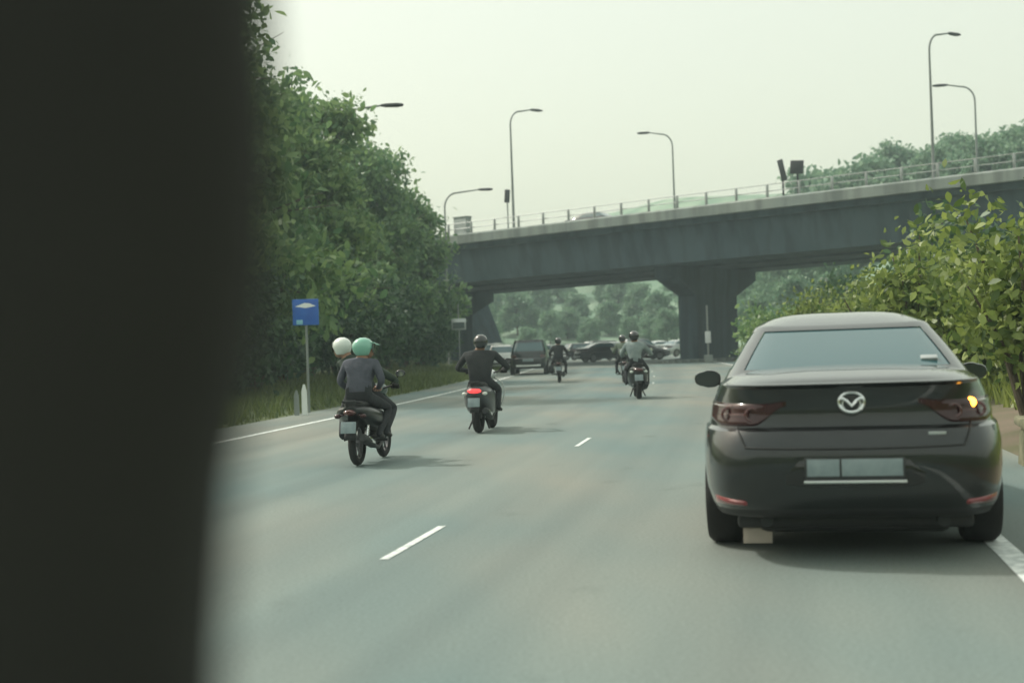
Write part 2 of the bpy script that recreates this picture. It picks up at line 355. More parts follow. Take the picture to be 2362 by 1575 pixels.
def tree_meshes(seed, h, r, trunk_h, clumps, n_per, leaf, m, low=.25, spread=.38):
    R = random.Random(seed); t = MB()
    lean = (R.uniform(-.3, .3), R.uniform(-.3, .3))
    top = Vector((lean[0], lean[1], h * .82))
    tp = [Vector((lean[0] * k * k, lean[1] * k * k, h * .82 * k)) + Vector((R.uniform(-.08, .08), R.uniform(-.08, .08), 0)) * (k > 0) for k in (0, .2, .4, .6, .8, 1)]
    r0 = .022 * h; t.tube(tp, [r0 * 1.25, r0, r0 * .85, r0 * .6, r0 * .4, r0 * .15], 8)
    cs = []
    nl = 14; lobes = []
    for i in range(nl):
        a = i * 2.4 + R.uniform(-.4, .4); k = low + (1 - low) * (i + .5) / nl
        rr = r * (1.0 - .55 * max(0, (k - .45) / .55) ** 1.6) * R.uniform(.5, .85)
        c = Vector((cos(a) * rr, sin(a) * rr, h * k * .93)); lobes.append((c, r * R.uniform(.24, .42)))
        s0 = Vector((lean[0] * k * k, lean[1] * k * k, max(trunk_h * .8, h * k * .93 - rr * .8)))
        mid = s0.lerp(c, .55) + Vector((0, 0, .12 * rr))
        t.tube([s0, mid, c], [r0 * .45, r0 * .28, r0 * .08], 6)
        for q in range(3):
            e = c + Vector((R.gauss(0, 1), R.gauss(0, 1), R.gauss(0, .7))) * (r * .28)
            t.tube([mid.lerp(c, .5), e], [r0 * .15, r0 * .04], 4)
    lobes.append((top, r * .38))
    for i in range(clumps):
        c, lr = lobes[i % len(lobes)]
        v = Vector((R.gauss(0, 1), R.gauss(0, 1), R.gauss(0, 1))).normalized() * (lr * R.uniform(.45, 1.08))
        v.z *= .8; p = c + v
        if p.z > .3: cs.append(tuple(p))
    return t.mesh('trunk', [M['bark']]), leaf_mesh('crown', cs, n_per, (spread, spread, spread * .7), leaf, m)
def place_tree(meshes, name, label, loc, rz=0, s=1.0, group=None, cat='tree', sz=None):
    o = thing(name, label, cat, loc, rz, group); o.scale = (s, s, sz or s)
    link('trunk', meshes[0], o); link('crown', meshes[1], o); return o
def at_ground(px, depth):
    p = P(px, hor(px), depth); return Vector((p.x, p.y, ground_h(p.x, p.y) - .05))
TA = tree_meshes(1, 12, 4.0, 3.0, 300, 62, .34, M['leaf_dark'], low=.22, spread=.40)
TB = tree_meshes(2, 12, 3.8, 3.0, 290, 62, .34, M['leaf_mid'], low=.22, spread=.40)
TC_ = tree_meshes(3, 10, 3.0, 2.5, 360, 42, .36, M['leaf_dark'], low=.20, spread=.40)
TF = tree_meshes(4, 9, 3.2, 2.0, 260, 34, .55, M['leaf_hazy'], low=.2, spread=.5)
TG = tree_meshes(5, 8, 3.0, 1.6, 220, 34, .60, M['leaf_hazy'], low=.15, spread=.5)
left_trees = [
 (TB, 430, 36, .98, 'dense green roadside tree half hidden behind the dark blurred pillar'),
 (TA, 510, 45, 1.00, 'tallest dark green tree beside the blurred pillar on the left verge'),
 (TB, 690, 52, 1.0, 'mid green tree behind the blue sign with a lamp arm at its top'),
 (TA, 825, 65, .98, 'dark leafy tree with loose drooping branches against the pale sky'),
 (TC_, 930, 72, .98, 'smaller dark tree at the left end of the flyover'),
 (TB, 640, 50, .78, 'low bushy tree standing under the tallest left tree'),
 (TA, 800, 74, .85, 'dark tree set back behind the left verge row'),
]
for i, (tm, px, dz, s, lab) in enumerate(left_trees):
    place_tree(tm, 'roadside_tree', lab, at_ground(px, dz), i * 1.3, s)
def shrub_meshes(seed, h, r, clumps, n_per, leaf, m, spread=.22, aspect=.5, klo=.28):
    R = random.Random(seed); t = MB(); cs = []
    tips = []
    for i in range(9):
        a = i * 2.4; q = R.uniform(.25, .8) * r; e = Vector((cos(a) * q, sin(a) * q, h * R.uniform(.55, .98)))
        t.tube([(cos(a) * .08, sin(a) * .08, 0), e * .5 + Vector((0, 0, .1 * h)), e], [.05, .035, .012], 6); tips.append(e)
    for i in range(clumps):
        e = tips[i % 9]; k = R.uniform(klo, 1.02)
        p = e * k + Vector((R.gauss(0, .30), R.gauss(0, .30), R.gauss(0, .16))) * r * .55
        p.z = max(.15, p.z); cs.append(tuple(p))
    return t.mesh('trunk', [M['bark']]), leaf_mesh('crown', cs, n_per, (spread, spread, spread * .8), leaf, m, aspect=aspect)
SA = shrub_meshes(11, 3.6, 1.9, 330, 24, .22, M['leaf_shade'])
SB = shrub_meshes(12, 3.3, 1.7, 190, 30, .175, M['leaf_bright'], .26, .5)
SD = shrub_meshes(13, 3.7, 1.5, 130, 28, .19, M['leaf_bright'], .24, .46, .5)
SE = shrub_meshes(14, 2.4, 1.6, 240, 22, .22, M['leaf_mid'])
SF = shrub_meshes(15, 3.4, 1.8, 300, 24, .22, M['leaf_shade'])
us = [(500, 34, 1.0), (585, 39, 1.15), (650, 43, 1.05), (715, 47, 1.2), (780, 51, 1.1), (830, 56, 1.2), (885, 61, 1.2), (930, 66, 1.3), (968, 70, 1.15), (1000, 75, .95)]
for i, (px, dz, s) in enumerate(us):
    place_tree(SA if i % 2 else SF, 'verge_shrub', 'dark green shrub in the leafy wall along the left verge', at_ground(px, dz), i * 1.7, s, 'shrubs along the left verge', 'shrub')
rs = [(2375, 15.5, SD, .80, 'big leaved shrub at the right edge of the picture beside the car'),
      (2118, 22.0, SD, .88, 'tall yellow green shrub with long upright shoots above the car roof'),
      (2235, 24.0, SB, .80, 'yellow green shrub right of the tall shoots, below the flyover shadow'),
      (2040, 26.0, SB, .80, 'bright shrub rising directly behind the right half of the car roof'),
      (1965, 31.0, SD, .72, 'bright shrub behind the middle of the car roof'),
      (1890, 36.0, SB, .80, 'low bright shrub behind the left half of the car roof'),
      (1815, 44.0, SE, 1.00, 'green shrub just right of the flyover pier'),
      (1768, 54.0, SE, .85, 'small green shrub next to the foot of the flyover pier'),
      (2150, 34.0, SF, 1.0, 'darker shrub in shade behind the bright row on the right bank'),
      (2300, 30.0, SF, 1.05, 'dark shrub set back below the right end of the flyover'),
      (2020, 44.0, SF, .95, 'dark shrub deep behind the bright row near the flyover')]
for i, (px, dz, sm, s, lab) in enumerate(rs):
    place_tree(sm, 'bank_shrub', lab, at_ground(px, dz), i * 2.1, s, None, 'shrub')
# trees beyond and above the flyover
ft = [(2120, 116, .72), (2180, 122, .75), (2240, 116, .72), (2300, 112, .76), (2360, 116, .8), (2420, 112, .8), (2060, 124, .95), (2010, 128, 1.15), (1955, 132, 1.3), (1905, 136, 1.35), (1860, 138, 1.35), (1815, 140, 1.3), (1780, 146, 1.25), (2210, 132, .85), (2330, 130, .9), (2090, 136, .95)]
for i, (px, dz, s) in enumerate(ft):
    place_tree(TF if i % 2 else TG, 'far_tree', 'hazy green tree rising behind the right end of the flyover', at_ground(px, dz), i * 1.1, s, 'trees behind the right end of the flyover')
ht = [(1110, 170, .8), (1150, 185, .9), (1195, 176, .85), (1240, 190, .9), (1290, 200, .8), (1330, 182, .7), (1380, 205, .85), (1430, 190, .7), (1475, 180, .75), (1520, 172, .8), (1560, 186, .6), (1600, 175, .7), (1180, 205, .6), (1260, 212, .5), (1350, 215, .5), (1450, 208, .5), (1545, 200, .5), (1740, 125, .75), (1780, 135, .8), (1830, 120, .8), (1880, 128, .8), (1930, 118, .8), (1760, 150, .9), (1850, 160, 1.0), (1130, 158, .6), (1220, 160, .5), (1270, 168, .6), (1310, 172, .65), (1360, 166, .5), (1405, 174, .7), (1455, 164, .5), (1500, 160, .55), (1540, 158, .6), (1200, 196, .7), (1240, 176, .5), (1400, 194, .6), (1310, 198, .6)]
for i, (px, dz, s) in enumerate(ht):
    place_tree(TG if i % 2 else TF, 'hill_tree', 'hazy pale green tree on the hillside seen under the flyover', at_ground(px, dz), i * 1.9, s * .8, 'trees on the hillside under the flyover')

# ------------------------------------------------------------------ flyover bridge
PHI = radians(36)
BO = P(1490, hor(1490), 77); BO.z = 0
U = Vector((cos(PHI), -sin(PHI), 0)); V_ = Vector((sin(PHI), cos(PHI), 0))
bridge = thing('flyover_bridge', 'dark concrete flyover crossing the road on hammerhead piers, pale parapet and railing', 'bridge')
GR = .014; WB = 18.0
def B(u, v, z): return BO + U * u + V_ * v + Vector((0, 0, z + GR * u))
def span(mb, u0, u1, prof, n=24, mi=0):     # extrude a (v,z) profile along the bridge
    mb.loft([[B(u0 + (u1 - u0) * k / n, v, z) for v, z in prof] for k in range(n + 1)], mi)
UL, UR = -46, 52
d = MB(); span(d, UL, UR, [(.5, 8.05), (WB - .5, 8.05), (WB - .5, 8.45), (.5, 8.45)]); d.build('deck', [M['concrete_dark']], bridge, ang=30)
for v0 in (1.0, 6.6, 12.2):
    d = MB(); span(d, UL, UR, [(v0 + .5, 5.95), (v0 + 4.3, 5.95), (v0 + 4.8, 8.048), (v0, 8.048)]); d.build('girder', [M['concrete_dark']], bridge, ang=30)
for v0, sg in ((0, 1), (WB, -1)):
    d = MB(); span(d, UL, UR, [(v0 - .10 * sg, 8.38), (v0 + .46 * sg, 8.40), (v0 + .46 * sg, 8.96), (v0 + .06 * sg, 9.02), (v0 - .09 * sg, 8.92)]); d.build('parapet', [M['concrete']], bridge, ang=30)
surf = MB(); span(surf, UL, UR, [(.6, 8.455), (WB - .6, 8.455), (WB - .6, 8.47), (.6, 8.47)]); surf.build('road_surface', [M['road']], bridge, ang=30)
for v0 in (.2, WB - .2):
    rl = MB()
    for zz in (9.37, 9.74): rl.tube([B(UL + (UR - UL) * k / 30, v0, zz) for k in range(31)], .028, 6)
    ro = rl.build('railing', [M['steel']], bridge)
    pm = MB(); pm.box((0, 0, .38), (.12, .12, .80), bev=.01); pm.box((0, 0, .03), (.2, .2, .06)); pme = pm.mesh('railing_post', [M['steel']])
    u = -30.0
    while u < 26:
        q = link('railing_post', pme, ro, B(u, v0, 8.97), -PHI); u += 1.9
def pier(uc, lab):
    pr_ = MB(); vc = WB / 2; Lc, Lh, th = 6.2, 11.5, 1.3
    def ring(L, z, t=th):
        c = [(-t/2, -L/2 + .25), (-t/2 + .25, -L/2), (t/2 - .25, -L/2), (t/2, -L/2 + .25), (t/2, L/2 - .25), (t/2 - .25, L/2), (-t/2 + .25, L/2), (-t/2, L/2 - .25)]
        return [BO + U * (uc + a) + V_ * (vc + b) + Vector((0, 0, z)) for a, b in c]
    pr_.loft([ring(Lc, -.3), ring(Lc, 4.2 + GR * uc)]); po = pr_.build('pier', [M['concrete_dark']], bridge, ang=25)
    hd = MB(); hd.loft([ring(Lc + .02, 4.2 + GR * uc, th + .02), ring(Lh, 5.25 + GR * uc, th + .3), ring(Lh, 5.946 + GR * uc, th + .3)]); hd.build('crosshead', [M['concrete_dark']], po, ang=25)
def u_at(px, v):                         # where along the bridge a column of the photograph falls
    k = P(px, hor(px), 1.0) - CAM; tx = k.x / k.y
    o = BO + V_ * v
    return (tx * o.y - o.x) / (U.x - tx * U.y)
pier(u_at(1637, 9.0), 'pier'); pier(u_at(1022, 9.0), 'pier'); pier(u_at(2420, 9.0), 'pier')
ab = MB(); ua = u_at(905, 6)
ab.loft([[BO + U * (ua + a) + V_ * v + Vector((0, 0, z)) for a, z in ((1.5, -.5), (-1.0, 5.9 + GR * ua), (-16, 5.9 + GR * ua), (-16, -.5))] for v in (-1, WB + 1)])
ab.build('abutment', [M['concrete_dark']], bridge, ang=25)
# kerbed island around the middle pier
pc = BO + U * u_at(1637, 9.0) + V_ * 9
isl = MB(); rings = []
for z, e in ((-.05, 0), (.13, 0), (.14, -.15)):
    rings.append([pc + V_ * ((5.4 + e) * cos(a)) + U * ((2.0 + e) * sin(a)) + Vector((0, 0, z)) for a in [2 * pi * k / 40 for k in range(40)]])
isl.loft(rings); island = isl.build('traffic_island', [M['grass']], ang=30); tag(island, kind='structure')
kb = MB(); kb.box((0, 0, .08), (.92, .16, .22), bev=.02); kme = kb.mesh('kerb_stone', [M['concrete']])
for k in range(36):
    a = 2 * pi * (k + .5) / 36; p = pc + V_ * (5.5 * cos(a)) + U * (2.1 * sin(a)); tdir = (V_ * (-5.5 * sin(a)) + U * (2.1 * cos(a))).normalized()
    ko = link('kerb_stone', kme, island, p, math.atan2(tdir.y, tdir.x)); ko.scale = ((V_ * (-5.5 * sin(a)) + U * (2.1 * cos(a))).length * 2 * pi / 36 / .95, 1, 1)

# ------------------------------------------------------------------ lamps
def lamp_mesh(h, arm, rise=1.0, r=.068):
    p = MB(); p.lathe([(r * 1.9, 0), (r * 1.9, .35), (r * 1.35, .45), (r * 1.2, h * .3), (r * .8, h - rise)], 10)
    a = MB(); pts = []
    for k in range(9):
        t = k / 8 * pi / 2; pts.append((.8 * (1 - cos(t)), 0, h - rise + rise * .95 * sin(t)))
    pts.append((arm, 0, h + .12)); a.tube(pts, [r * .8] * 9 + [r * .55], 8)
    hd = MB(); hd.loft([[Vector((x, y * w, h + .12 + z * t)) for y, z in ((-1, -.3), (-.8, .5), (0, 1), (.8, .5), (1, -.3), (.6, -1), (-.6, -1))] for x, w, t in ((arm - .1, .05, .05), (arm + .1, .13, .08), (arm + .6, .16, .09), (arm + .85, .09, .05))])
    return p.mesh('pole', [M['lamp_grey']]), a.mesh('arm', [M['lamp_grey']]), hd.mesh('lamp_head', [M['dark_metal']])
LM = lamp_mesh(8.2, 1.7); LM2 = lamp_mesh(11.2, 2.3)
def lamp(ms, loc, rz, lab, group=None):
    o = thing('street_lamp', lab, 'street lamp', loc, rz, group)
    for n_, m_ in zip(('pole', 'arm', 'lamp_head'), ms): link(n_, m_, o)
    return o
va = math.atan2(V_.y, V_.x)
lamp(LM, B(u_at(1195, .75), .75, 8.47), va - .35, 'tall thin street lamp on the flyover near its left end, arm pointing right')
lamp(LM, B(u_at(2167, .75), .75, 8.47), va - .35, 'tallest looking street lamp at the upper right, arm pointing right')
lamp(LM, B(u_at(1567, WB - .75), WB - .75, 8.47), pi - .15, 'street lamp at the middle of the flyover, arm pointing left')
lamp(LM, B(u_at(2268, WB - .75), WB - .75, 8.47), pi - .15, 'street lamp at the far right of the flyover, arm pointing left')
for px, dz, lab in ((778, 55, 'street lamp whose arm sticks out of the tall left trees'), (1037, 84, 'street lamp arm above the smaller tree by the flyover')):
    p = at_ground(px, dz); lamp(LM2, p, .02, lab)

# things standing on the flyover
cb = thing('utility_cabinet', 'pale boxy cabinet at the left end of the flyover railing', 'cabinet', B(u_at(1077, .85), .85, 8.47), -PHI)
c = MB(); c.box((0, 0, .85), (1.1, .5, 1.7), bev=.02); c.box((0, 0, 1.73), (1.2, .6, .06), bev=.01); c.build('housing', [M['concrete']], cb)
c = MB(); c.box((0, -.262, .9), (.98, .02, 1.4)); c.build('door', [M['silver']], cb); c = MB(); c.box((.38, -.28, .9), (.04, .03, .18)); c.build('handle', [M['dark_metal']], cb)
sg = thing('signal_post', 'small dark box on a thin post beside the left flyover lamp', 'post', B(u_at(1182, 1.7), 1.7, 8.47), -PHI)
c = MB(); c.tube([(0, 0, 0), (0, 0, 2.6)], .05, 8); c.build('post', [M['steel']], sg)
c = MB(); c.box((0, 0, 2.85), (.32, .2, .85), bev=.03, rot=Euler((0, .1, 0))); c.build('signal_box', [M['dark_metal']], sg)
for px, v, w, h, z, tilt, lab in ((1818, 1.2, .34, 1.25, 2.1, -.22, 'narrow tilted dark board on a post above the flyover parapet'), (1852, 1.7, .8, .75, 2.25, .1, 'squarish dark board on a post above the flyover parapet')):
    s_ = thing('road_sign', lab, 'sign', B(u_at(px, v), v, 8.47), -PHI)
    c = MB(); c.tube([(0, .06, 0), (0, .06, z + h * .4)], .06, 8); c.build('post', [M['dark_metal']], s_)
    c = MB(); c.box((0, 0, z), (w, .05, h), bev=.02, rot=Euler((0, tilt, 0))); c.build('sign_board', [M['dark_metal']], s_)

# ------------------------------------------------------------------ cars
def lerp_tab(tab, z, k):
    if z <= tab[0][0]: return tab[0][k]
    for a, b in zip(tab, tab[1:]):
        if z <= b[0]: return a[k] + (b[k] - a[k]) * (z - a[0]) / (b[0] - a[0])
    return tab[-1][k]
SEDAN = dict(L=4.66, wheel=(.98, 3.70), wr=.325, hwm=.898,
  # z, rear y, front y, half width, roundness
  body=[(.235, .30, 4.45, .79, 6), (.26, .17, 4.55, .835, 6.5), (.33, .075, 4.62, .868, 6.5), (.42, .03, 4.65, .885, 6.5), (.54, .0, 4.66, .895, 6.2), (.66, .01, 4.65, .898, 6.0), (.735, .035, 4.62, .893, 5.8), (.765, .055, 4.60, .886, 5.8), (.785, .10, 4.58, .868, 5.8), (.86, .118, 4.52, .850, 5.8), (.94, .115, 4.45, .828, 5.8), (1.0, .09, 4.4, .80, 5.8), (1.025, .07, 4.35, .785, 5.8), (1.036, .085, 4.3, .77, 5.6), (1.066, .26, 4.2, .735, 5.2), (1.10, .46, 4.0, .67, 4.6), (1.125, .8, 3.6, .44, 3)],
  g=[(-1, 1), (1.0, 1), (1.9, .80), (3.2, .76), (3.5, .68), (4.1, .50), (4.7, .30)], gz=.60,
  cab=(.92, 1.372, .31, 1.37, 3.62, 2.72, .825, .575), roof=1.468, nC=6.5,
  glass=(1.105, 1.345), rear_frac=.84, side=(1.15, 3.15))
SUV = dict(L=4.5, wheel=(.85, 3.55), wr=.35, hwm=.91,
  body=[(.28, .25, 4.3, .80, 5), (.33, .12, 4.42, .86, 5), (.45, .03, 4.48, .895, 5), (.6, 0, 4.5, .908, 4.8), (.75, .03, 4.48, .91, 4.8), (.80, .08, 4.46, .90, 4.8), (.95, .10, 4.4, .885, 4.8), (1.05, .13, 4.3, .865, 4.8), (1.09, .2, 4.2, .82, 4.6), (1.12, .6, 3.8, .5, 4)],
  g=[(-1, 1), (3.0, .95), (3.4, .85), (4.0, .68), (4.6, .5)], gz=.60,
  cab=(.98, 1.60, .10, .42, 3.6, 2.75, .855, .68), roof=1.655, nC=6.0,
  glass=(1.10, 1.50), rear_frac=.86, side=(.75, 3.2))
HATCH = dict(L=3.9, wheel=(.62, 3.1), wr=.30, hwm=.84,
  body=[(.25, .2, 3.7, .74, 5), (.30, .10, 3.82, .79, 5), (.42, .02, 3.88, .825, 5), (.55, 0, 3.9, .838, 4.8), (.70, .03, 3.88, .84, 4.8), (.75, .07, 3.86, .83, 4.8), (.88, .09, 3.8, .815, 4.8), (.96, .12, 3.7, .79, 4.8), (1.0, .2, 3.6, .75, 4.6), (1.03, .6, 3.3, .5, 4)],
  g=[(-1, 1), (2.6, .92), (3.0, .8), (3.5, .6), (4, .42)], gz=.55,
  cab=(.90, 1.43, .10, .48, 3.25, 2.35, .79, .62), roof=1.475, nC=5.5,
  glass=(1.02, 1.36), rear_frac=.86, side=(.7, 2.85))
def ring_pt(a, yr, yf, hw, n):
    c, s = cos(a), sin(a); yc = (yr + yf) / 2; al = (yf - yr) / 2
    return (hw * math.copysign(abs(c) ** (2 / n), c), yc + al * math.copysign(abs(s) ** (2 / n), s))
def make_car(T, paint, name, label, loc, rz, detail=True, group=None, cat='car', NS=128):
    root = thing(name, label, cat, loc, rz, group)
    if not detail: NS = 64
    def gz(y, z): return z if z < T['gz'] else T['gz'] + (z - T['gz']) * lerp_tab(T['g'], y, 1)
    # angles spaced so that the corners get as many points as the sides
    angs = [2 * pi * (k + .5) / NS for k in range(NS)]
    b = MB(); rings = []
    for z, yr, yf, hw, n in T['body']:
        rings.append([Vector((x, y, gz(y, z))) for x, y in (ring_pt(a, yr, yf, hw, n) for a in angs)])
    b.loft(rings)
    me = b.mesh('body', [paint, M['black_plastic']], ang=28)
    body = link('body', me, root)
    # wheel arches are cut out of the body
    cut = MB()
    for yw in T['wheel']:
        for sx in (-1, 1): cut.lathe([(T['wr'] + .055, sx * (T['hwm'] - .30)), (T['wr'] + .055, sx * (T['hwm'] + .1))], 32, axis='x', c=(0, yw, T['wr']))
    cme = cut.mesh('cut', [paint, M['black_plastic']]); 
    for p in cme.polygons: p.material_index = 1
    co = link('cut', cme, root)
    md = body.modifiers.new('b', 'BOOLEAN'); md.object = co; md.operation = 'DIFFERENCE'; md.solver = 'EXACT'
    bpy.context.view_layer.update(); dg = bpy.context.evaluated_depsgraph_get()
    nm = bpy.data.meshes.new_from_object(body.evaluated_get(dg)); body.modifiers.clear(); body.data = nm
    nm.set_sharp_from_angle(angle=radians(28)); bpy.data.objects.remove(co)
    for p in nm.polygons: p.use_smooth = True
    # cabin: roof and pillars, with the panes as separate parts
    z0, z1, yr0, yr1, yf0, yf1, h0, h1 = T['cab']; nC = T['nC']
    NL = 18; lv = [z0 + (z1 - z0) * k / NL for k in range(NL + 1)]
    lv = sorted(set(lv + list(T['glass'])))
    rows = []
    for z in lv:
        t = (z - z0) / (z1 - z0); bul = .03 * sin(pi * t)
        rows.append([Vector((x, y, z)) for x, y in (ring_pt(a, yr0 + (yr1 - yr0) * t - bul, yf0 + (yf1 - yf0) * t + bul, h0 + (h1 - h0) * t + bul * .5, nC) for a in angs)])
    crown = []; yc = (yr1 + yf1) / 2; hl = (yf1 - yr1) / 2
    for q in (.97, .92, .85, .76, .65, .52, .38, .22, .08):
        ring = []
        for p in rows[-1]:
            x, y = p.x * q, yc + (p.y - yc) * q; ax, ay = min(1, abs(x) / h1), min(1, abs(y - yc) / hl)
            ring.append(Vector((x, y, z1 + (T['roof'] - z1) * (1 - ay ** 1.7) * (1 - ax ** 5))))
        crown.append(ring)
    cab = MB(); panes = {'rear_window': MB(), 'windscreen': MB(), 'side_window': MB(), 'side_window_': MB()}
    for k in range(len(rows) - 1):
        zin = lv[k] >= T['glass'][0] - 1e-6 and lv[k + 1] <= T['glass'][1] + 1e-6
        for i in range(NS):
            j = (i + 1) % NS; q = [rows[k][i], rows[k][j], rows[k + 1][j], rows[k + 1][i]]
            a = (angs[i] + pi / NS) % (2 * pi); x, y = ring_pt(a, -1, 1, 1, nC)
            key = None
            if zin:
                t = (lv[k] - z0) / (z1 - z0)
                if y < -.5 and abs(x) < T['rear_frac']: key = 'rear_window'
                elif y > .5 and abs(x) < .9: key = 'windscreen'
                elif abs(x) > .94 and -.80 < y < .86 and not abs(y - .08) < .03: key = 'side_window' if x > 0 else 'side_window_'
            if key:
                nrm = (q[1] - q[0]).cross(q[3] - q[0]).normalized()
                cen = Vector((0, (yr1 + yf1) / 2, z0))
                if nrm.dot(q[0] - cen) > 0: nrm = -nrm
                panes[key].add([p + nrm * .006 for p in q], [(0, 1, 2, 3)])
            else: cab.add(q, [(0, 1, 2, 3)])
    n0 = len(cab.v); cab.loft([rows[-1]] + crown, cap=False); 
    cab.add(crown[-1], [tuple(range(NS))])
    cm = cab.mesh('cabin', [paint], ang=35)
    bm = bmesh.new(); bm.from_mesh(cm); bmesh.ops.remove_doubles(bm, verts=bm.verts, dist=1e-5); bmesh.ops.recalc_face_normals(bm, faces=bm.faces); bm.to_mesh(cm); bm.free()
    cm.set_sharp_from_angle(angle=radians(35)); cabo = link('cabin', cm, root)
    for k_, mb in panes.items():
        if not mb.v: continue
        pm_ = mb.mesh(k_.rstrip('_'), [M['glass']], ang=60)
        bm = bmesh.new(); bm.from_mesh(pm_); bmesh.ops.remove_doubles(bm, verts=bm.verts, dist=1e-4); bmesh.ops.recalc_face_normals(bm, faces=bm.faces)
        bm.to_mesh(pm_); bm.free(); pm_.set_sharp_from_angle(angle=radians(60)); link(k_.rstrip('_'), pm_, cabo)
    # wheels
    wt = MB(); r = T['wr']; wt.lathe([(r - .11, -.10), (r - .03, -.11), (r - .006, -.085), (r, -.05), (r, .05), (r - .006, .085), (r - .03, .11), (r - .11, .10)], 32, axis='x', close=True); tme = wt.mesh('tyre', [M['rubber']])
    wrm = MB(); wrm.lathe([(r - .105, -.10), (r - .10, .10)], 28, axis='x'); wrm.lathe([(.07, -.11), (.07, .11)], 12, axis='x')
    for k in range(5):
        a = 2 * pi * k / 5; wrm.box((0, cos(a) * r * .38, sin(a) * r * .38), (.215, .05, r * .6), rot=Euler((a - pi / 2, 0, 0)))
    rme = wrm.mesh('rim', [M['rim']])
    for yw in T['wheel']:
        for sx in (-1, 1):
            w = link('wheel', tme, root, (sx * (T['hwm'] - .125), yw, r)); link('rim', rme, w)
    def ry(x, z):                        # rear surface of the body at (x, z)
        yr, yf, hw, n = (lerp_tab(T['body'], z, k) for k in (1, 2, 3, 4))
        q = min(.9999, abs(x) / hw); yc, al = (yr + yf) / 2, (yf - yr) / 2
        return yc - al * (1 - q ** n) ** (1 / n)
    def patch(nm_, xs_, zlo, zhi, mt, off=.008, nz=6, par=root, edge=True):
        mb = MB(); rows_ = []
        for i, x in enumerate(xs_):
            lo, hi = zlo(x), zhi(x); row = []
            for k in range(nz + 1):
                z = lo + (hi - lo) * k / nz; hw = lerp_tab(T['body'], z, 3); xx = max(-hw * .995, min(hw * .995, x))
                e = off if (0 < k < nz and 0 < i < len(xs_) - 1) else (-.004 if edge else off)
                d_ = (xx / hw) ** 8
                row.append(Vector((xx + math.copysign(e * d_, xx), ry(xx, z) - e * (1 - .3 * d_), z)))
            rows_.append(row)
        mb.grid(rows_); return mb.build(nm_, [mt], par, ang=50)
    root['_'] = 0; del root['_']
    return root, body, cabo, ry, patch

HEAD = .215
def place_on_road(px, py):               # point of the road seen at a pixel
    k = (P(px, py, 1.0) - CAM); t = -CAM.z / k.z; return CAM + k * t
CARP = P(1960, hor(1960), 7.30); CARP.z = 0
sedan, sbody, scab, ry, patch = make_car(SEDAN, M['paint_dark'], 'sedan_car', 'dark grey sedan seen from behind with its right amber indicator lit', CARP, -HEAD)
lin = lambda a, b, n: [a + (b - a) * k / n for k in range(n + 1)]
for sx in (-1, 1):
    # smoked cluster sweeping from the flank towards the emblem
    xs_ = [sx * x for x in lin(.36, .826, 22)]
    lo = lambda x: .905 - .115 * sstep(.36, .56, abs(x)) + .035 * sstep(.74, .83, abs(x))
    hi = lambda x: .935 - .012 * sstep(.36, .5, abs(x)) + .004 * abs(x)
    tl = patch('tail_lamp', xs_, lo, hi, M['lamp_dark'], .014, 8)
    tag(tl, 'right tail lamp with lit amber indicator' if sx > 0 else 'left tail lamp, unlit')
    patch('lamp_element', [sx * x for x in lin(.58, .76, 10)], lambda x: .850, lambda x: .868, M['lamp_red'], .022, 3, tl)
    patch('lamp_element', [sx * x for x in lin(.66, .812, 10)], lambda x: .897, lambda x: .917, M['lamp_red'], .022, 3, tl)
    for cx in (.56, .70):                 # round light rings
        rg = MB(); yy = ry(sx * cx, .862) - .014
        rg.lathe([(.030, -.006), (.037, -.010), (.044, -.006), (.044, .01), (.030, .01)], 24, axis='y', c=(sx * cx, yy, .860), close=True); rg.build('lamp_ring', [M['lamp_red']], tl)
    # bumper reflector
    patch('bumper_reflector', [sx * x for x in lin(.60, .795, 12)], lambda x: .335, lambda x: .370 + .014 * sstep(.6, .8, abs(x)), M['reflector'], .014, 3)
ind = MB(); yy = ry(.765, .892)
yy = ry(.675, .893)
ind.ell((.655, yy - .016, .899), (.036, .018, .031), 16, 10); ind.build('indicator_bulb', [M['amber_on']], sedan)
# trunk lid seams, crease, emblem, badge, plate
seam = MB(); pts = [Vector((x, ry(x, .665) - .0035, .665 + .012 * (x / .6) ** 2)) for x in lin(-.60, .60, 24)]; seam.tube(pts, .0065, 6); seam.build('boot_lid_seam', [M['black_plastic']], sedan)
for sx in (-1, 1):
    seam = MB(); pts = [Vector((sx * (.60 + .05 * k / 10), ry(sx * (.60 + .05 * k / 10), .675 + .115 * k / 10) - .003, .675 + .115 * k / 10)) for k in range(11)]; seam.tube(pts, .006, 6); seam.build('boot_lid_seam', [M['black_plastic']], sedan)
def lip():
    mb = MB(); rows_ = []
    for x in lin(-.715, .715, 40):
        y = ry(x, 1.025); z = 1.027
        rows_.append([Vector((x, y + .03, z - .026)), Vector((x, y - .022, z - .010)), Vector((x, y - .030, z + .004)), Vector((x, y - .012, z + .010)), Vector((x, y + .12, z + .010))])
    mb.grid(rows_); return mb.build('boot_spoiler', [M['paint_dark']], sedan, ang=50)
lip()
em = MB(); ey = ry(0, .92) - .012; ec = Vector((0, ey, .922))
em.tube([ec + Vector((.070 * cos(a), 0, .056 * sin(a))) for a in lin(0, 2 * pi, 36)], .0095, 8)
wing = [(-.063, .020), (-.047, .021), (-.025, .007), (0, -.021), (.025, .007), (.047, .021), (.063, .020)]
em.tube([ec + Vector((x, -.002, z)) for x, z in wing], [.010, .011, .011, .012, .011, .011, .010], 8)
em.tube([ec + Vector((x, -.001, z)) for x, z in ((-.046, .010), (-.050, -.020), (-.030, -.050))], [.007, .008, .007], 6)
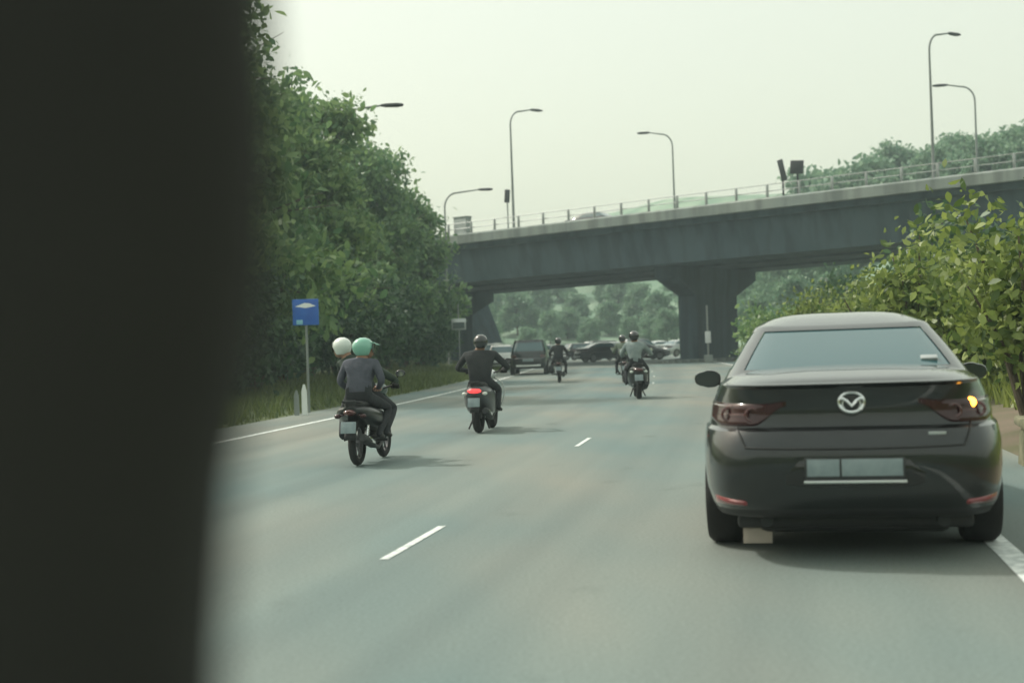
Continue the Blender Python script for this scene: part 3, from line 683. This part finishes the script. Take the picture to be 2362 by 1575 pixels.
em.tube([ec + Vector((x, -.001, z)) for x, z in ((.046, .010), (.050, -.020), (.030, -.050))], [.007, .008, .007], 6)
emo = em.build('emblem', [M['chrome']], sedan); tag(emo, 'round winged chrome emblem')
eb = MB(); eb.lathe([(.080, .0), (.080, .02)], 32, axis='y', c=(0, ey + .004, .922)); eb.build('emblem_base', [M['gloss_black']], emo)
bd = MB(); bd.box((.455, ry(.455, .745) - .008, .742), (.095, .008, .018), bev=.003); bd.build('badge', [M['silver']], sedan)
py_ = ry(0, .54)
rc = patch('plate_recess', lin(-.40, .40, 16), lambda x: .43 + .03 * sstep(.28, .4, abs(x)), lambda x: .625 - .10 * sstep(.28, .4, abs(x)), M['gloss_black'], .006, 4)
npl = MB(); npl.box((0, py_ - .016, .555), (.545, .018, .125), bev=.004); npo = npl.build('number_plate', [M['plate_frame']], sedan)
for x0, x1 in ((-.26, -.082), (-.070, .26)):
    c = MB(); c.box(((x0 + x1) / 2, py_ - .027, .562), (x1 - x0, .006, .096), bev=.002); c.build('plate_panel', [M['plate']], npo)
c = MB(); c.box((0, py_ - .030, .484), (.56, .02, .016), bev=.004); c.build('plate_trim', [M['chrome']], npo)
# lower bumper, exhausts, road gap panel, underbody
patch('diffuser', [x for x in lin(-.80, .80, 40)], lambda x: .245, lambda x: .325 - .015 * (abs(x) / .8) ** 2, M['black_plastic'], .012, 4)
for sx in (-1, 1):
    e = MB(); e.lathe([(.036, -.05), (.036, .10), (.030, .10), (.030, -.04)], 20, axis='y', c=(sx * .50, ry(.50, .27) + .16, .225)); e.build('exhaust_tip', [M['dark_metal']], sedan)
ubx = MB(); ubx.box((0, 2.3, .215), (1.35, 3.9, .09), bev=.03); ubx.box((0, .62, .21), (1.1, .5, .14), bev=.05); ubx.build('underbody', [M['black_plastic']], sedan)
mf = MB(); mf.box((-.560, .42, .140), (.172, .012, .135), bev=.004); mf.build('road_gap_panel', [M['beige']], sedan)  # beige panel added in place of the lit road seen under the car
for sx in (-1, 1):
    mm = MB(); rings = []
    for y, q in ((2.66, .72), (2.60, .96), (2.64 - .12, 1.0), (2.62 - .12 + .07, .97), (2.80, .5)): pass
    for y, q in ((2.545, .93), (2.56, 1.0), (2.62, .98), (2.70, .78), (2.75, .35)):
        rings.append([Vector((sx * (.970 + (.100 * math.copysign(abs(cos(a)) ** .75, cos(a))) * q), y, 1.005 + .068 * q * math.copysign(abs(sin(a)) ** .8, sin(a)) * (1 if cos(a) < .2 else .86))) for a in lin(0, 2 * pi, 24)[:-1]])
    mm.loft(rings); mo = mm.build('door_mirror', [M['gloss_black']], sedan, ang=50)
    g_ = MB(); g_.add([Vector((sx * (.970 + .086 * math.copysign(abs(cos(a)) ** .75, cos(a))), 2.5445, 1.005 + .055 * math.copysign(abs(sin(a)) ** .8, sin(a)))) for a in lin(0, 2 * pi, 24)[:-1]], [tuple(range(24))]); g_.build('mirror_glass', [M['visor']], mo)
    st = MB(); st.tube([(sx * .80, 2.66, .955), (sx * .90, 2.64, .965)], [.028, .022], 8, flat=.6); st.build('mirror_arm', [M['gloss_black']], mo)
sk = MB(); z_ = 1.135; t_ = (z_ - .92) / (1.372 - .92); sk.box((.50, .31 + (1.37 - .31) * t_ + .02, z_ + .012), (.10, .05, .022), rot=Euler((radians(24), 0, 0)), bev=.004); sk.build('window_sticker', [M['silver']], scab)

# other traffic
def simple_tail(patch, T, zl, zh, x0, x1, lit=False):
    for sx in (-1, 1): patch('tail_lamp', [sx * x for x in lin(x0, x1, 8)], lambda x: zl, lambda x: zh, M['red_on'] if lit else M['lamp_red'], .015, 4)
def far_car(T, paint, px, dz, rz, lab, name='parked_car', z=0, plate=True):
    p = P(px, hor(px), dz); p.z = z
    root, bo, ca, ry2, pt2 = make_car(T, paint, name, lab, p, rz, detail=False)
    simple_tail(pt2, T, .80, .93, .55, .80)
    if plate:
        c = MB(); c.box((0, ry2(0, .7) - .012, .68), (.5, .02, .12), bev=.004); c.build('number_plate', [M['plate']], root)
    c = MB(); c.box((0, ry2(0, .42) - .01, .43), (T['hwm'] * 1.25, .03, .09), bev=.01); c.build('bumper_strip', [M['white'] if paint in (M['blue_grey'], M['paint_dark']) else M['black_plastic']], root)
    return root
far_car(SUV, M['paint_dark'], 1217, 60, -.08, 'dark sport utility vehicle ahead of the black clad motorcyclist', 'suv_car')
far_car(HATCH, M['white_car'], 1155, 72, -.08, 'white hatchback partly hidden behind the dark sport utility vehicle', 'hatchback_car')
far_car(SEDAN, M['paint_dark'], 1330, 96, -1.25, 'black car standing crosswise under the flyover, left of centre', 'far_car')
far_car(HATCH, M['white_car'], 1378, 104, -1.0, 'small white car crosswise under the flyover between darker ones', 'far_car')
far_car(SUV, M['blue_grey'], 1430, 108, -.9, 'dark car behind the motorcyclist in the pale shirt', 'far_car')
far_car(SEDAN, M['silver'], 1525, 112, -.9, 'pale car beside the left face of the middle pier', 'far_car')
far_car(HATCH, M['silver'], 1270, 120, -.3, 'pale car far down the road under the flyover', 'far_car')
far_car(SUV, M['white_car'], 1345, 140, -1.2, 'white car on the farthest stretch of road', 'far_car')
far_car(SEDAN, M['white_car'], 1478, 126, -1.1, 'white saloon crosswise behind the pale shirted rider', 'far_car')
far_car(HATCH, M['paint_dark'], 1300, 112, -1.1, 'black hatchback behind the small dark motorcycle', 'far_car')
far_car(SUV, M['white_car'], 1132, 88, -.1, 'white van shaped car beside the left pier of the flyover', 'far_car')
far_car(SUV, M['paint_dark'], 1352, 118, -1.3, 'black car wedged between pale ones in the distant queue', 'far_car')
far_car(SEDAN, M['paint_dark'], 1405, 98, -1.35, 'low black car crosswise just left of the pale shirted rider', 'far_car')
far_car(HATCH, M['white_car'], 1252, 104, -.2, 'white car showing behind the right side of the dark sport utility vehicle', 'far_car')
u1 = u_at(1375, 4); o_ = far_car(SEDAN, M['paint_dark'], 1375, 80, -PHI + pi / 2 * -1, 'dark car driving across the flyover behind the railing', 'crossing_car')
o_.location = B(u1 - 2.0, 4.2, 8.475); o_.rotation_euler = (0, 0, -PHI - pi / 2)

# ------------------------------------------------------------------ motorcycles
def torus_mesh(R, r, w, mt, name='tyre', n=30):
    b = MB(); b.lathe([(R + r * cos(a), w * sin(a)) for a in lin(0, 2 * pi, 10)[:-1]], n, axis='x', close=True); return b.mesh(name, [mt])
WHEEL_T = torus_mesh(.245, .048, .050, M['rubber'])
WHEEL_T2 = torus_mesh(.235, .062, .068, M['rubber'])
rmb = MB(); rmb.lathe([(.215, -.025), (.215, .025), (.195, .02), (.195, -.02)], 26, axis='x', close=True); rmb.lathe([(.06, -.055), (.06, .055)], 14, axis='x')
for k in range(6):
    a = 2 * pi * k / 6; rmb.box((0, cos(a) * .13, sin(a) * .13), (.022, .025, .16), rot=Euler((a - pi / 2, 0, 0)))
RIM_B = rmb.mesh('rim', [M['rim']])
def motorcycle(name, label, loc, rz, s=1.0, scooter=False, cm='bike_black', cm2='bike_grey', lit=False, lean=0, box=False, front=None, bw=1.0):
    root = thing(name, label, 'motorcycle', loc, rz); root.scale = (s, s, s); root.rotation_euler = (0, lean, rz)
    front = front or cm2; wb = 1.26
    lw = 1.3 if scooter else 1.1
    wm = WHEEL_T2 if scooter else WHEEL_T
    for y, nm in ((0, 'rear_wheel'), (wb, 'front_wheel')):
        w = link(nm, wm, root, (0, y, .296)); link('rim', RIM_B, w)
    # frame and swing arm
    b = MB(); b.tube([(.09, 0, .30), (.10, .5, .36)], .026, 8); b.tube([(-.09, 0, .30), (-.10, .5, .36)], .026, 8); b.tube([(0, .45, .42), (0, .8, .5), (0, 1.05, .88)], .045, 8); b.build('swing_arm', [M['dark_metal']], root)
    for sx in (-1, 1):
        b = MB(); b.tube([(sx * .115, .02, .34), (sx * .12, .16, .66)], [.028, .028], 10)
        for k in range(6): b.lathe([(.036, 0), (.036, .018)], 10, c=(sx * .117, .06 + .014 * k, .40 + .035 * k))
        b.build('shock_absorber', [M['chrome']], root)
    # engine
    b = MB(); b.box((0, .62, .36), (.24, .38, .22), bev=.05); b.tube([(0, .78, .38), (0, 1.0, .42)], [.10, .085], 12); b.build('engine', [M['dark_metal']], root)
    # tail body under the seat
    k_ = 1.35 if scooter else 1.0
    secs = [(-.30, .74, .045, .035), (-.22, .72, .09 * k_, .07), (-.05, .68, .125 * k_, .11), (.2, .62, .145 * k_, .15), (.45, .58, .135 * k_, .16), (.62, .56, .09, .13)]
    if scooter: secs = [(-.32, .70, .06, .05), (-.24, .66, .15, .12), (-.05, .58, .225, .22), (.2, .53, .25, .26), (.45, .50, .235, .26), (.62, .48, .14, .2)]
    secs = [(a_, b_, c_ * bw, d_) for a_, b_, c_, d_ in secs]
    b = MB(); b.loft([[Vector((w * math.copysign(abs(cos(a)) ** .7, cos(a)), y, z + h * math.copysign(abs(sin(a)) ** .8, sin(a)))) for a in lin(0, 2 * pi, 20)[:-1]] for y, z, w, h in secs]); tb = b.build('tail_body', [M[cm]], root, ang=50)
    # seat
    b = MB(); b.loft([[Vector((w * cos(a), y, z + (.05 if sin(a) > 0 else .04) * math.copysign(abs(sin(a)) ** .6, sin(a)))) for a in lin(0, 2 * pi, 16)[:-1]] for y, z, w in ((-.24, .80, .07), (-.12, .80, .125), (.15, .79, .14), (.40, .755, .13), (.62, .75, .08), (.70, .76, .03))]); b.build('seat', [M['black_plastic']], root, ang=60)
    b = MB(); b.tube([(.10, .1, .80), (.11, -.15, .83), (.08, -.32, .85), (-.08, -.32, .85), (-.11, -.15, .83), (-.10, .1, .80)], .014, 8); b.build('grab_rail', [M['dark_metal']], root)
    # rear mudguard and plate
    b = MB(); rows_ = []
    for k in range(10):
        a = radians(75 + 95 * k / 9); rows_.append([Vector((x, cos(a) * .345, .296 + sin(a) * .345 + .01 - abs(x) * .25)) for x in lin(-.075, .075, 6)])
    b.grid(rows_); g0 = b.build('rear_mudguard', [M['black_plastic']], root, ang=60); sm_ = g0.modifiers.new('thick', 'SOLIDIFY'); sm_.thickness = .008
    b = MB(); b.box((0, -.375, .52), (.20, .012, .15), rot=Euler((radians(-14), 0, 0)), bev=.004); b.build('number_plate', [M['plate']], root)
    b = MB(); b.loft([[Vector((w * cos(a), y, .705 + h * sin(a))) for a in lin(0, 2 * pi, 16)[:-1]] for y, w, h in ((-.29, .085 * k_, .04), (-.325, .075 * k_, .038), (-.345, .05, .022))]); b.build('tail_lamp', [M['red_on'] if lit else M['lamp_red']], root, ang=50)
    for sx in (-1, 1):
        b = MB(); b.ell((sx * .17, -.27, .66), (.045, .035, .03), 12, 8); b.tube([(sx * .08, -.25, .68), (sx * .15, -.26, .665)], .012, 6); b.build('indicator', [M['helmet_white'] if scooter else M['lamp_dark']], root)
    # exhaust on the right
    b = MB(); b.tube([(.10, .9, .28), (.13, .55, .20), (.15, .25, .24), (.165, .1, .28), (.175, -.28, .37), (.178, -.36, .385)], [.02, .022, .03, .058, .062, .045], 14); ex = b.build('exhaust', [M['dark_metal']], root)
    b = MB(); b.box((.222, -.06, .335), (.012, .28, .06), rot=Euler((radians(-12), 0, 0)), bev=.004); b.build('heat_shield', [M['chrome']], ex)
    # leg shields, floor, front fairing
    for sx in (-1, 1):
        b = MB(); rows_ = []
        for z, y0, y1, x in ((.30, .80, .92, .15 * lw), (.48, .82, .98, .22 * lw), (.64, .86, 1.04, .25 * lw), (.80, .92, 1.06, .21 * lw), (.90, .96, 1.06, .12)):
            rows_.append([Vector((sx * (x - .03 * i / 3), y0 + (y1 - y0) * i / 3, z)) for i in range(4)])
        b.grid(rows_); q = b.build('leg_shield', [M[front]], root, ang=60); sm_ = q.modifiers.new('thick', 'SOLIDIFY'); sm_.thickness = .02
    if scooter:
        b = MB(); b.box((0, .75, .34), (.40, .42, .08), bev=.03); b.build('footboard', [M['black_plastic']], root)
        b = MB(); b.tube([(-.12, .25, .26), (-.20, .16, .06)], [.018, .015], 8); b.build('side_stand', [M['dark_metal']], root)
        b = MB(); b.tube([(.08, .20, .24), (.16, .10, .07)], [.018, .015], 8); b.build('centre_stand', [M['dark_metal']], root)
    else:
        for sx in (-1, 1):
            b = MB(); b.tube([(sx * .10, .50, .30), (sx * .27, .50, .30)], .017, 8); b.build('foot_peg', [M['black_plastic']], root)
            b = MB(); b.tube([(sx * .10, .18, .36), (sx * .24, .16, .36)], .015, 8); b.build('passenger_peg', [M['black_plastic']], root)
    b = MB(); b.loft([[Vector((w * cos(a), y + .05 * sin(a), z + h * sin(a))) for a in lin(0, 2 * pi, 16)[:-1]] for y, z, w, h in ((.90, .93, .10, .05), (.98, .95, .15, .09), (1.08, .94, .14, .10), (1.17, .90, .08, .07))]); b.build('handlebar_cowl', [M[front]], root, ang=50)
    b = MB(); b.ell((0, 1.17, .90), (.08, .05, .07), 14, 8); b.build('headlamp', [M['glass']], root)
    # fork and front mudguard
    for sx in (-1, 1):
        b = MB(); b.tube([(sx * .075, wb, .296), (sx * .075, wb - .16, .72)], [.024, .028], 10); b.build('fork', [M['chrome']], root)
    b = MB(); rows_ = []
    for k in range(10):
        a = radians(30 + 110 * k / 9); rows_.append([Vector((x, wb + cos(a) * .335, .296 + sin(a) * .335 - abs(x) * .2)) for x in lin(-.06, .06, 5)])
    b.grid(rows_); q = b.build('front_mudguard', [M[front]], root, ang=60); sm_ = q.modifiers.new('thick', 'SOLIDIFY'); sm_.thickness = .008
    # handlebar, grips, mirrors
    b = MB(); b.tube([(-.34, .86, .985), (-.22, .90, 1.0), (-.08, .99, .965), (.08, .99, .965), (.22, .90, 1.0), (.34, .86, .985)], .014, 8); b.build('handlebar', [M['dark_metal']], root)
    for sx in (-1, 1):
        b = MB(); b.tube([(sx * .25, .885, .997), (sx * .36, .852, .982)], .020, 10); b.build('grip', [M['rubber']], root)
        b = MB(); b.tube([(sx * .20, .91, 1.0), (sx * .30, .93, 1.10), (sx * .36, .92, 1.15)], .009, 6); b.ell((sx * .37, .915, 1.17), (.072, .022, .050), 14, 8); mo = b.build('mirror', [M['gloss_black']], root, ang=60)
        b = MB(); b.add([Vector((sx * .37 + .06 * cos(a), .8915, 1.17 + .04 * sin(a))) for a in lin(0, 2 * pi, 20)[:-1]], [tuple(range(20))]); b.build('mirror_glass', [M['chrome']], mo)
    if box:
        b = MB(); b.box((0, -.30, 1.0), (.42, .36, .30), bev=.06); b.build('top_box', [M['gloss_black']], root)
    return root

# ------------------------------------------------------------------ riders
def skin_person(name, label, bike, joints, edges, helmet, mats, head, head_yaw=0, peak=True, extra=None, top='jacket'):
    """joints: name -> (pos, rx, ry); edges: (a, b, material index)"""
    names = list(joints); me = bpy.data.meshes.new('skeleton')
    me.from_pydata([joints[n][0] for n in names], [(names.index(a), names.index(b)) for a, b, _ in edges], [])
    o = link('tmp', me); md = o.modifiers.new('skin', 'SKIN'); md.use_smooth_shade = True; md.use_x_symmetry = False
    for i, n in enumerate(names):
        sv = me.skin_vertices[0].data[i]; sv.radius = joints[n][1]; sv.use_root = (n == 'pelvis')
    sb = o.modifiers.new('sub', 'SUBSURF'); sb.levels = 2; sb.render_levels = 2
    bpy.context.view_layer.update(); dg = bpy.context.evaluated_depsgraph_get()
    nm = bpy.data.meshes.new_from_object(o.evaluated_get(dg)); bpy.data.objects.remove(o)
    nm.materials.clear()
    for m_ in mats: nm.materials.append(m_)
    segs = [(Vector(joints[a][0]), Vector(joints[b][0]), mi) for a, b, mi in edges]
    for p in nm.polygons:
        c = p.center; best = 1e9
        for a, b, mi in segs:
            ab_ = b - a; t = max(0, min(1, (c - a).dot(ab_) / max(1e-9, ab_.length_squared))); d_ = (c - a - ab_ * t).length
            if d_ < best: best = d_; bi = mi
        p.material_index = bi; p.use_smooth = True
    root = tag(link(name, nm), label, 'person'); root.matrix_world = bike
    hm = MB(); hp = Vector(head); Rm = Euler((0, 0, head_yaw)).to_matrix()
    rings = []
    for j in range(13):                   # open-face shell, longer at the nape
        t = j / 12; z = -.115 + .235 * t; q = sqrt(max(.0, 1 - (max(0, z) / .125) ** 2)) if z > 0 else 1 - .35 * (z / .115) ** 2
        q = max(q, .02); rings.append([hp + Rm @ Vector((.125 * q * cos(a), .150 * q * sin(a) * (1 if sin(a) < 0 else (.98 if z > -.02 else .72)) - .01, z)) for a in lin(0, 2 * pi, 24)[:-1]])
    hm.loft(rings); ho = hm.build('helmet', [M[helmet]], root, ang=60)
    fc = MB(); fc.ell(hp + Rm @ Vector((0, .055, -.06)), (.078, .075, .10), 16, 12); fc.ell(hp + Rm @ Vector((0, .130, -.065)), (.016, .022, .026), 8, 6)
    for ex in (-.032, .032): fc.ell(hp + Rm @ Vector((ex, .118, -.035)), (.014, .012, .009), 8, 6)
    fc.box(hp + Rm @ Vector((0, .122, -.108)), (.045, .012, .012), bev=.003); fo = fc.build('face', [M['skin']], root)
    vz = MB(); vz.grid([[hp + Rm @ Vector((.122 * cos(a), .150 * sin(a) + .012, z)) for a in lin(radians(25), radians(155), 12)] for z in (-.075, -.03, .01, .04)]); vz.build('visor', [M['visor']], ho)
    if peak:
        pk = MB(); pk.grid([[hp + Rm @ Vector(((.118 - .02 * k) * cos(a), (.145 + .028 * k) * sin(a), .055 - .012 * k)) for a in lin(radians(20), radians(160), 12)] for k in range(4)]); pko = pk.build('helmet_peak', [M[helmet]], ho); sm_ = pko.modifiers.new('t', 'SOLIDIFY'); sm_.thickness = .006
    return root
def hand(root, wrist, grip_c, side, m):
    """gloved hand closed round a grip: palm, four unequal curled fingers and a thumb"""
    b = MB(); w = Vector(wrist); g_ = Vector(grip_c)
    b.ell(g_.lerp(w, .35) + Vector((0, 0, .022)), (.046, .055, .022), 12, 8)
    for i, ln in enumerate((.9, 1.0, .95, .78)):
        x = g_.x + side * (-.034 + .023 * i); c0 = Vector((x, g_.y, g_.z))
        b.tube([c0 + Vector((0, -.012, .034)), c0 + Vector((0, .022, .034)), c0 + Vector((0, .040, .012)), c0 + Vector((0, .034, -.018 * ln)), c0 + Vector((0, .008, -.032 * ln))], [.0105, .010, .0095, .009, .007], 6)
    x = g_.x - side * .045; b.tube([(x, g_.y - .03, g_.z + .012), (x - side * .012, g_.y - .004, g_.z - .012), (x - side * .006, g_.y + .024, g_.z - .026)], [.012, .011, .008], 6)
    return b.build('hand', [m], root)
def rider(name, label, bikeobj, top, helmet, y0=.36, lean=.16, hands=True, head_yaw=0, pillion=False, wide=1.0, dx=0.0, tall=0.0, feet_y=.52, peak=True, tilt=0.0):
    Mw = Matrix.LocRotScale(bikeobj.location, bikeobj.rotation_euler, bikeobj.scale)
    z0 = .90 + (.03 if pillion else 0)
    J = {}; E = []
    def j(n, x, y, z, r, r2=None): J[n] = ((x, y, z), (r, r2 or r))
    sx_ = lambda x: x * wide
    j('pelvis', dx * .2, y0, z0, .15 * wide, .13); j('waist', dx * .5, y0 + lean * .35, z0 + .16, .145 * wide, .115); j('chest', dx * .85, y0 + lean * .8, z0 + .33 + tall * .5, .175 * wide, .13)
    j('neck', dx + tilt * .3, y0 + lean * 1.05, z0 + .46 + tall, .065, .065); j('skull', dx + tilt, y0 + lean * 1.3, z0 + .58 + tall, .085, .095)
    E += [('pelvis', 'waist', 0), ('waist', 'chest', 0), ('chest', 'neck', 0), ('neck', 'skull', 3)]
    gx, gy, gz_ = .305, .868, .992
    for s_, n in ((-1, 'l'), (1, 'r')):
        shx = dx * .9 + s_ * .185 * wide
        j('sh' + n, shx, y0 + lean * .92, z0 + .385 + tall * .8, .078, .075)
        if pillion:
            el = (dx * .6 + s_ * .27 * wide, y0 + lean * .4 + .04, z0 + .16); ha = (s_ * .20, y0 + .24, z0 + .06)
        else:
            el = (s_ * .335 * wide, y0 + lean + .14, z0 + .16); ha = (s_ * gx, gy - .05, gz_ + .03)
        j('el' + n, *el, .055, .052); j('wr' + n, *ha, .036, .034)
        E += [('chest', 'sh' + n, 0), ('sh' + n, 'el' + n, 0), ('el' + n, 'wr' + n, 0)]
        j('hip' + n, s_ * .11, y0 + .04, z0 - .05, .095, .095)
        kx = s_ * (.31 if pillion else .25); ky = y0 + (.36 if not pillion else .38); kz = .70 if not pillion else .72
        j('kn' + n, kx, ky, kz, .068, .066); fy = feet_y if not pillion else .17
        j('an' + n, s_ * .25, fy - .03, .385, .042, .042); j('toe' + n, s_ * .275, fy + .15, .345, .036, .03)
        E += [('pelvis', 'hip' + n, 1), ('hip' + n, 'kn' + n, 1), ('kn' + n, 'an' + n, 1), ('an' + n, 'toe' + n, 2)]
    head = (dx + tilt, y0 + lean * 1.32, z0 + .615 + tall)
    root = skin_person(name, label, Mw, J, E, helmet, [M[top], M['trousers'], M['shoe'], M['skin']], head, head_yaw, peak)
    for s_, n in ((-1, 'l'), (1, 'r')):
        if pillion: hand(root, J['wr' + n][0], (s_ * .19, y0 + .27, z0 + .05), s_, M['skin'])
        else: hand(root, J['wr' + n][0], (s_ * gx, gy, gz_), s_, M['shoe'])
    return root
def bike_at(px, py): return place_on_road(px, py)
b1 = motorcycle('motorcycle', 'dark motorcycle nearest on the left carrying two people', bike_at(826, 1074), -.17, .885, cm='bike_black', cm2='bike_grey', front='bike_green', bw=2.0)
rider('person', 'front rider on the nearest motorcycle wearing a white helmet', b1, 'jacket_green', 'helmet_white', y0=.60, lean=.14, dx=-.27, tall=.05, head_yaw=.9, tilt=-.14)
rider('person', 'pillion passenger in blue grey jacket and mint green helmet', b1, 'jacket_bluegrey', 'helmet_mint', y0=.12, lean=.12, pillion=True, head_yaw=-.9, wide=1.08, dx=.02, tilt=.03)
b2 = motorcycle('scooter', 'grey scooter with glowing red tail lamp in the middle of the left lane', bike_at(1105, 998), -.16, .93, scooter=True, cm='bike_grey', cm2='bike_white', lit=True)
rider('person', 'broad rider in charcoal jacket and black helmet on the scooter with the red tail lamp', b2, 'jacket_dark', 'helmet_black', y0=.26, lean=.12, wide=1.32, peak=False, head_yaw=.2)
b3 = motorcycle('motorcycle', 'dark scooter far ahead left of the sedan mirror', bike_at(1474, 920), -.05, .97, scooter=True, cm='bike_black', cm2='bike_black')
rider('person', 'rider in pale grey shirt left of the middle pier', b3, 'shirt_pale', 'helmet_black', y0=.30, lean=.14, wide=1.1, peak=False, dx=-.05)
b5 = motorcycle('motorcycle', 'small motorcycle partly hidden behind the dark scooter left of the pier', bike_at(1442, 884), -.05, .97, cm='bike_black', cm2='bike_grey')
rider('person', 'rider in dull green jacket overlapping the pale shirted rider', b5, 'jacket_olive', 'helmet_black', y0=.30, lean=.14, peak=False, dx=-.03)
b4 = motorcycle('motorcycle', 'small dark motorcycle right beside the dark sport utility vehicle', bike_at(1290, 883), -.06, .97, cm='bike_black', cm2='bike_black')
rider('person', 'dark clad rider right beside the dark sport utility vehicle', b4, 'jacket_dark', 'helmet_black', y0=.30, lean=.14, peak=False)

# ------------------------------------------------------------------ signs and posts by the road
p = P(705, 720, 29); gz0 = ground_h(p.x, p.y)
s_ = thing('road_sign', 'square blue road sign with a white arrow shape on the left verge', 'sign', (p.x, p.y, gz0), .05)
zc = p.z - gz0
c = MB(); c.tube([(0, .06, -.2), (0, .06, zc + .28)], .028, 10); c.build('post', [M['concrete']], s_)
c = MB(); c.box((0, 0, zc), (.58, .03, .58), bev=.01); bo = c.build('sign_board', [M['sign_blue']], s_)
c = MB(); c.add([(-.23, -.02, zc + .13), (-.02, -.02, zc + .205), (.09, -.02, zc + .195), (.23, -.02, zc + .13), (.0, -.02, zc + .09)], [(0, 4, 3, 2, 1)]); c.build('sign_symbol', [M['sign_white']], bo, smooth=False)
c = MB(); c.box((-.14, -.018, zc - .22), (.14, .006, .10), bev=.002); c.build('sign_symbol', [mat('sign_pale_blue', (.22, .48, .58), .5)], bo)
p = P(695, 868, 28); gz0 = ground_h(p.x, p.y)
s_ = thing('marker_post', 'pale twin roadside marker post standing in the verge grass under the blue sign', 'post', (p.x, p.y, gz0 - .05))
for x, h, w in ((-.12, .62, .11), (.05, .74, .12)):
    c = MB(); c.loft([[Vector((x + w / 2 * a * k, .03 * b_, z)) for a, b_ in ((-1, -1), (1, -1), (1, 1), (-1, 1))] for z, k in ((0, 1), (h * .8, .9), (h, .3))]); c.build('post', [M['white'] if x > 0 else M['concrete']], s_, smooth=False)
p = P(1058, 748, 64); gz0 = ground_h(p.x, p.y)
s_ = thing('road_sign', 'small pale sign plate on a thin post left of the flyover opening', 'sign', (p.x, p.y, gz0), .05); zc = p.z - gz0
c = MB(); c.tube([(0, .05, -.2), (0, .05, zc + 1.0)], .03, 8); c.build('post', [M['steel']], s_)
c = MB(); c.box((0, 0, zc), (.72, .03, .55), bev=.01); c.build('sign_board', [M['silver']], s_); c = MB(); c.box((0, -.02, zc - .05), (.56, .01, .30)); c.build('sign_symbol', [M['blue_grey']], s_)
p = P(1634, 815, 78)
s_ = thing('marker_post', 'thin pale post with a plate in front of the middle flyover pier', 'post', (p.x, p.y, 0.0))
c = MB(); c.tube([(0, 0, -.1), (0, 0, 3.4)], .06, 8); c.build('post', [M['steel']], s_)
c = MB(); c.box((0, -.05, 1.5), (.35, .03, .7), bev=.01); c.build('plate', [M['sign_white']], s_); c = MB(); c.box((0, 0, .2), (.5, .4, .5), bev=.05); c.build('base', [M['concrete']], s_)
# low concrete block on the right verge
p = at_ground(2352, 12.4)
s_ = thing('concrete_block', 'low weathered concrete block on the right verge at the picture edge', 'barrier', (p.x + .16, p.y, p.z), -.2)
c = MB(); c.box((0, 0, .20), (.36, .6, .50), taper=.82, bev=.06); c.build('block', [M['mossy']], s_); c = MB(); c.box((0, 0, .48), (.38, .60, .09), bev=.03, rot=Euler((.05, .04, 0))); c.build('cap', [M['mossy']], s_)

# ------------------------------------------------------------------ the pillar close to the lens
edge = [(-500, 560), (0, 585), (300, 604), (600, 590), (900, 540), (1150, 492), (1575, 462), (2300, 430), (3400, 400)]
rings = []; rings2 = []
for py, px in edge:
    q = P(px, py, .42); c0 = q - Vector((.088, -.02, 0))
    rings.append([c0 + Vector((.088 * math.copysign(abs(cos(a)) ** .8, cos(a)), .055 * math.copysign(abs(sin(a)) ** .8, sin(a)), 0)) for a in lin(0, 2 * pi, 24)[:-1]])
    rings2.append([c0 + Vector((.054 + .028 * cos(a), .045 + .014 * sin(a), 0)) for a in lin(0, 2 * pi, 12)[:-1]])
pil = thing('car_pillar', 'out of focus black upright close to the lens along the left edge', 'pillar', (rings[4][0].x, rings[4][0].y, rings[-1][0].z))
inv = Matrix.Translation(-Vector(pil.location))
b = MB(); b.loft([[inv @ v for v in r] for r in rings]); b.build('trim_cover', [M['trim_dark']], pil, ang=60)
b = MB(); b.loft([[inv @ v for v in r] for r in rings2]); b.build('rubber_seal', [M['rubber']], pil, ang=60)

# ------------------------------------------------------------------ haze
hz = MB(); hz.box((20, 150, 18), (560, 460, 46)); ho = hz.build('haze', [], smooth=False)
tag(ho, 'thin pale haze filling the air over the road', 'haze', kind='stuff')
hm_ = bpy.data.materials.new('haze_air'); hm_.use_nodes = True; n = hm_.node_tree.nodes; n.clear()
out = n.new('ShaderNodeOutputMaterial'); pv = n.new('ShaderNodeVolumePrincipled'); pv.inputs['Density'].default_value = .0013; pv.inputs['Color'].default_value = (.76, .94, .98, 1); pv.inputs['Anisotropy'].default_value = .2
hm_.node_tree.links.new(pv.outputs[0], out.inputs['Volume']); ho.data.materials.append(hm_)
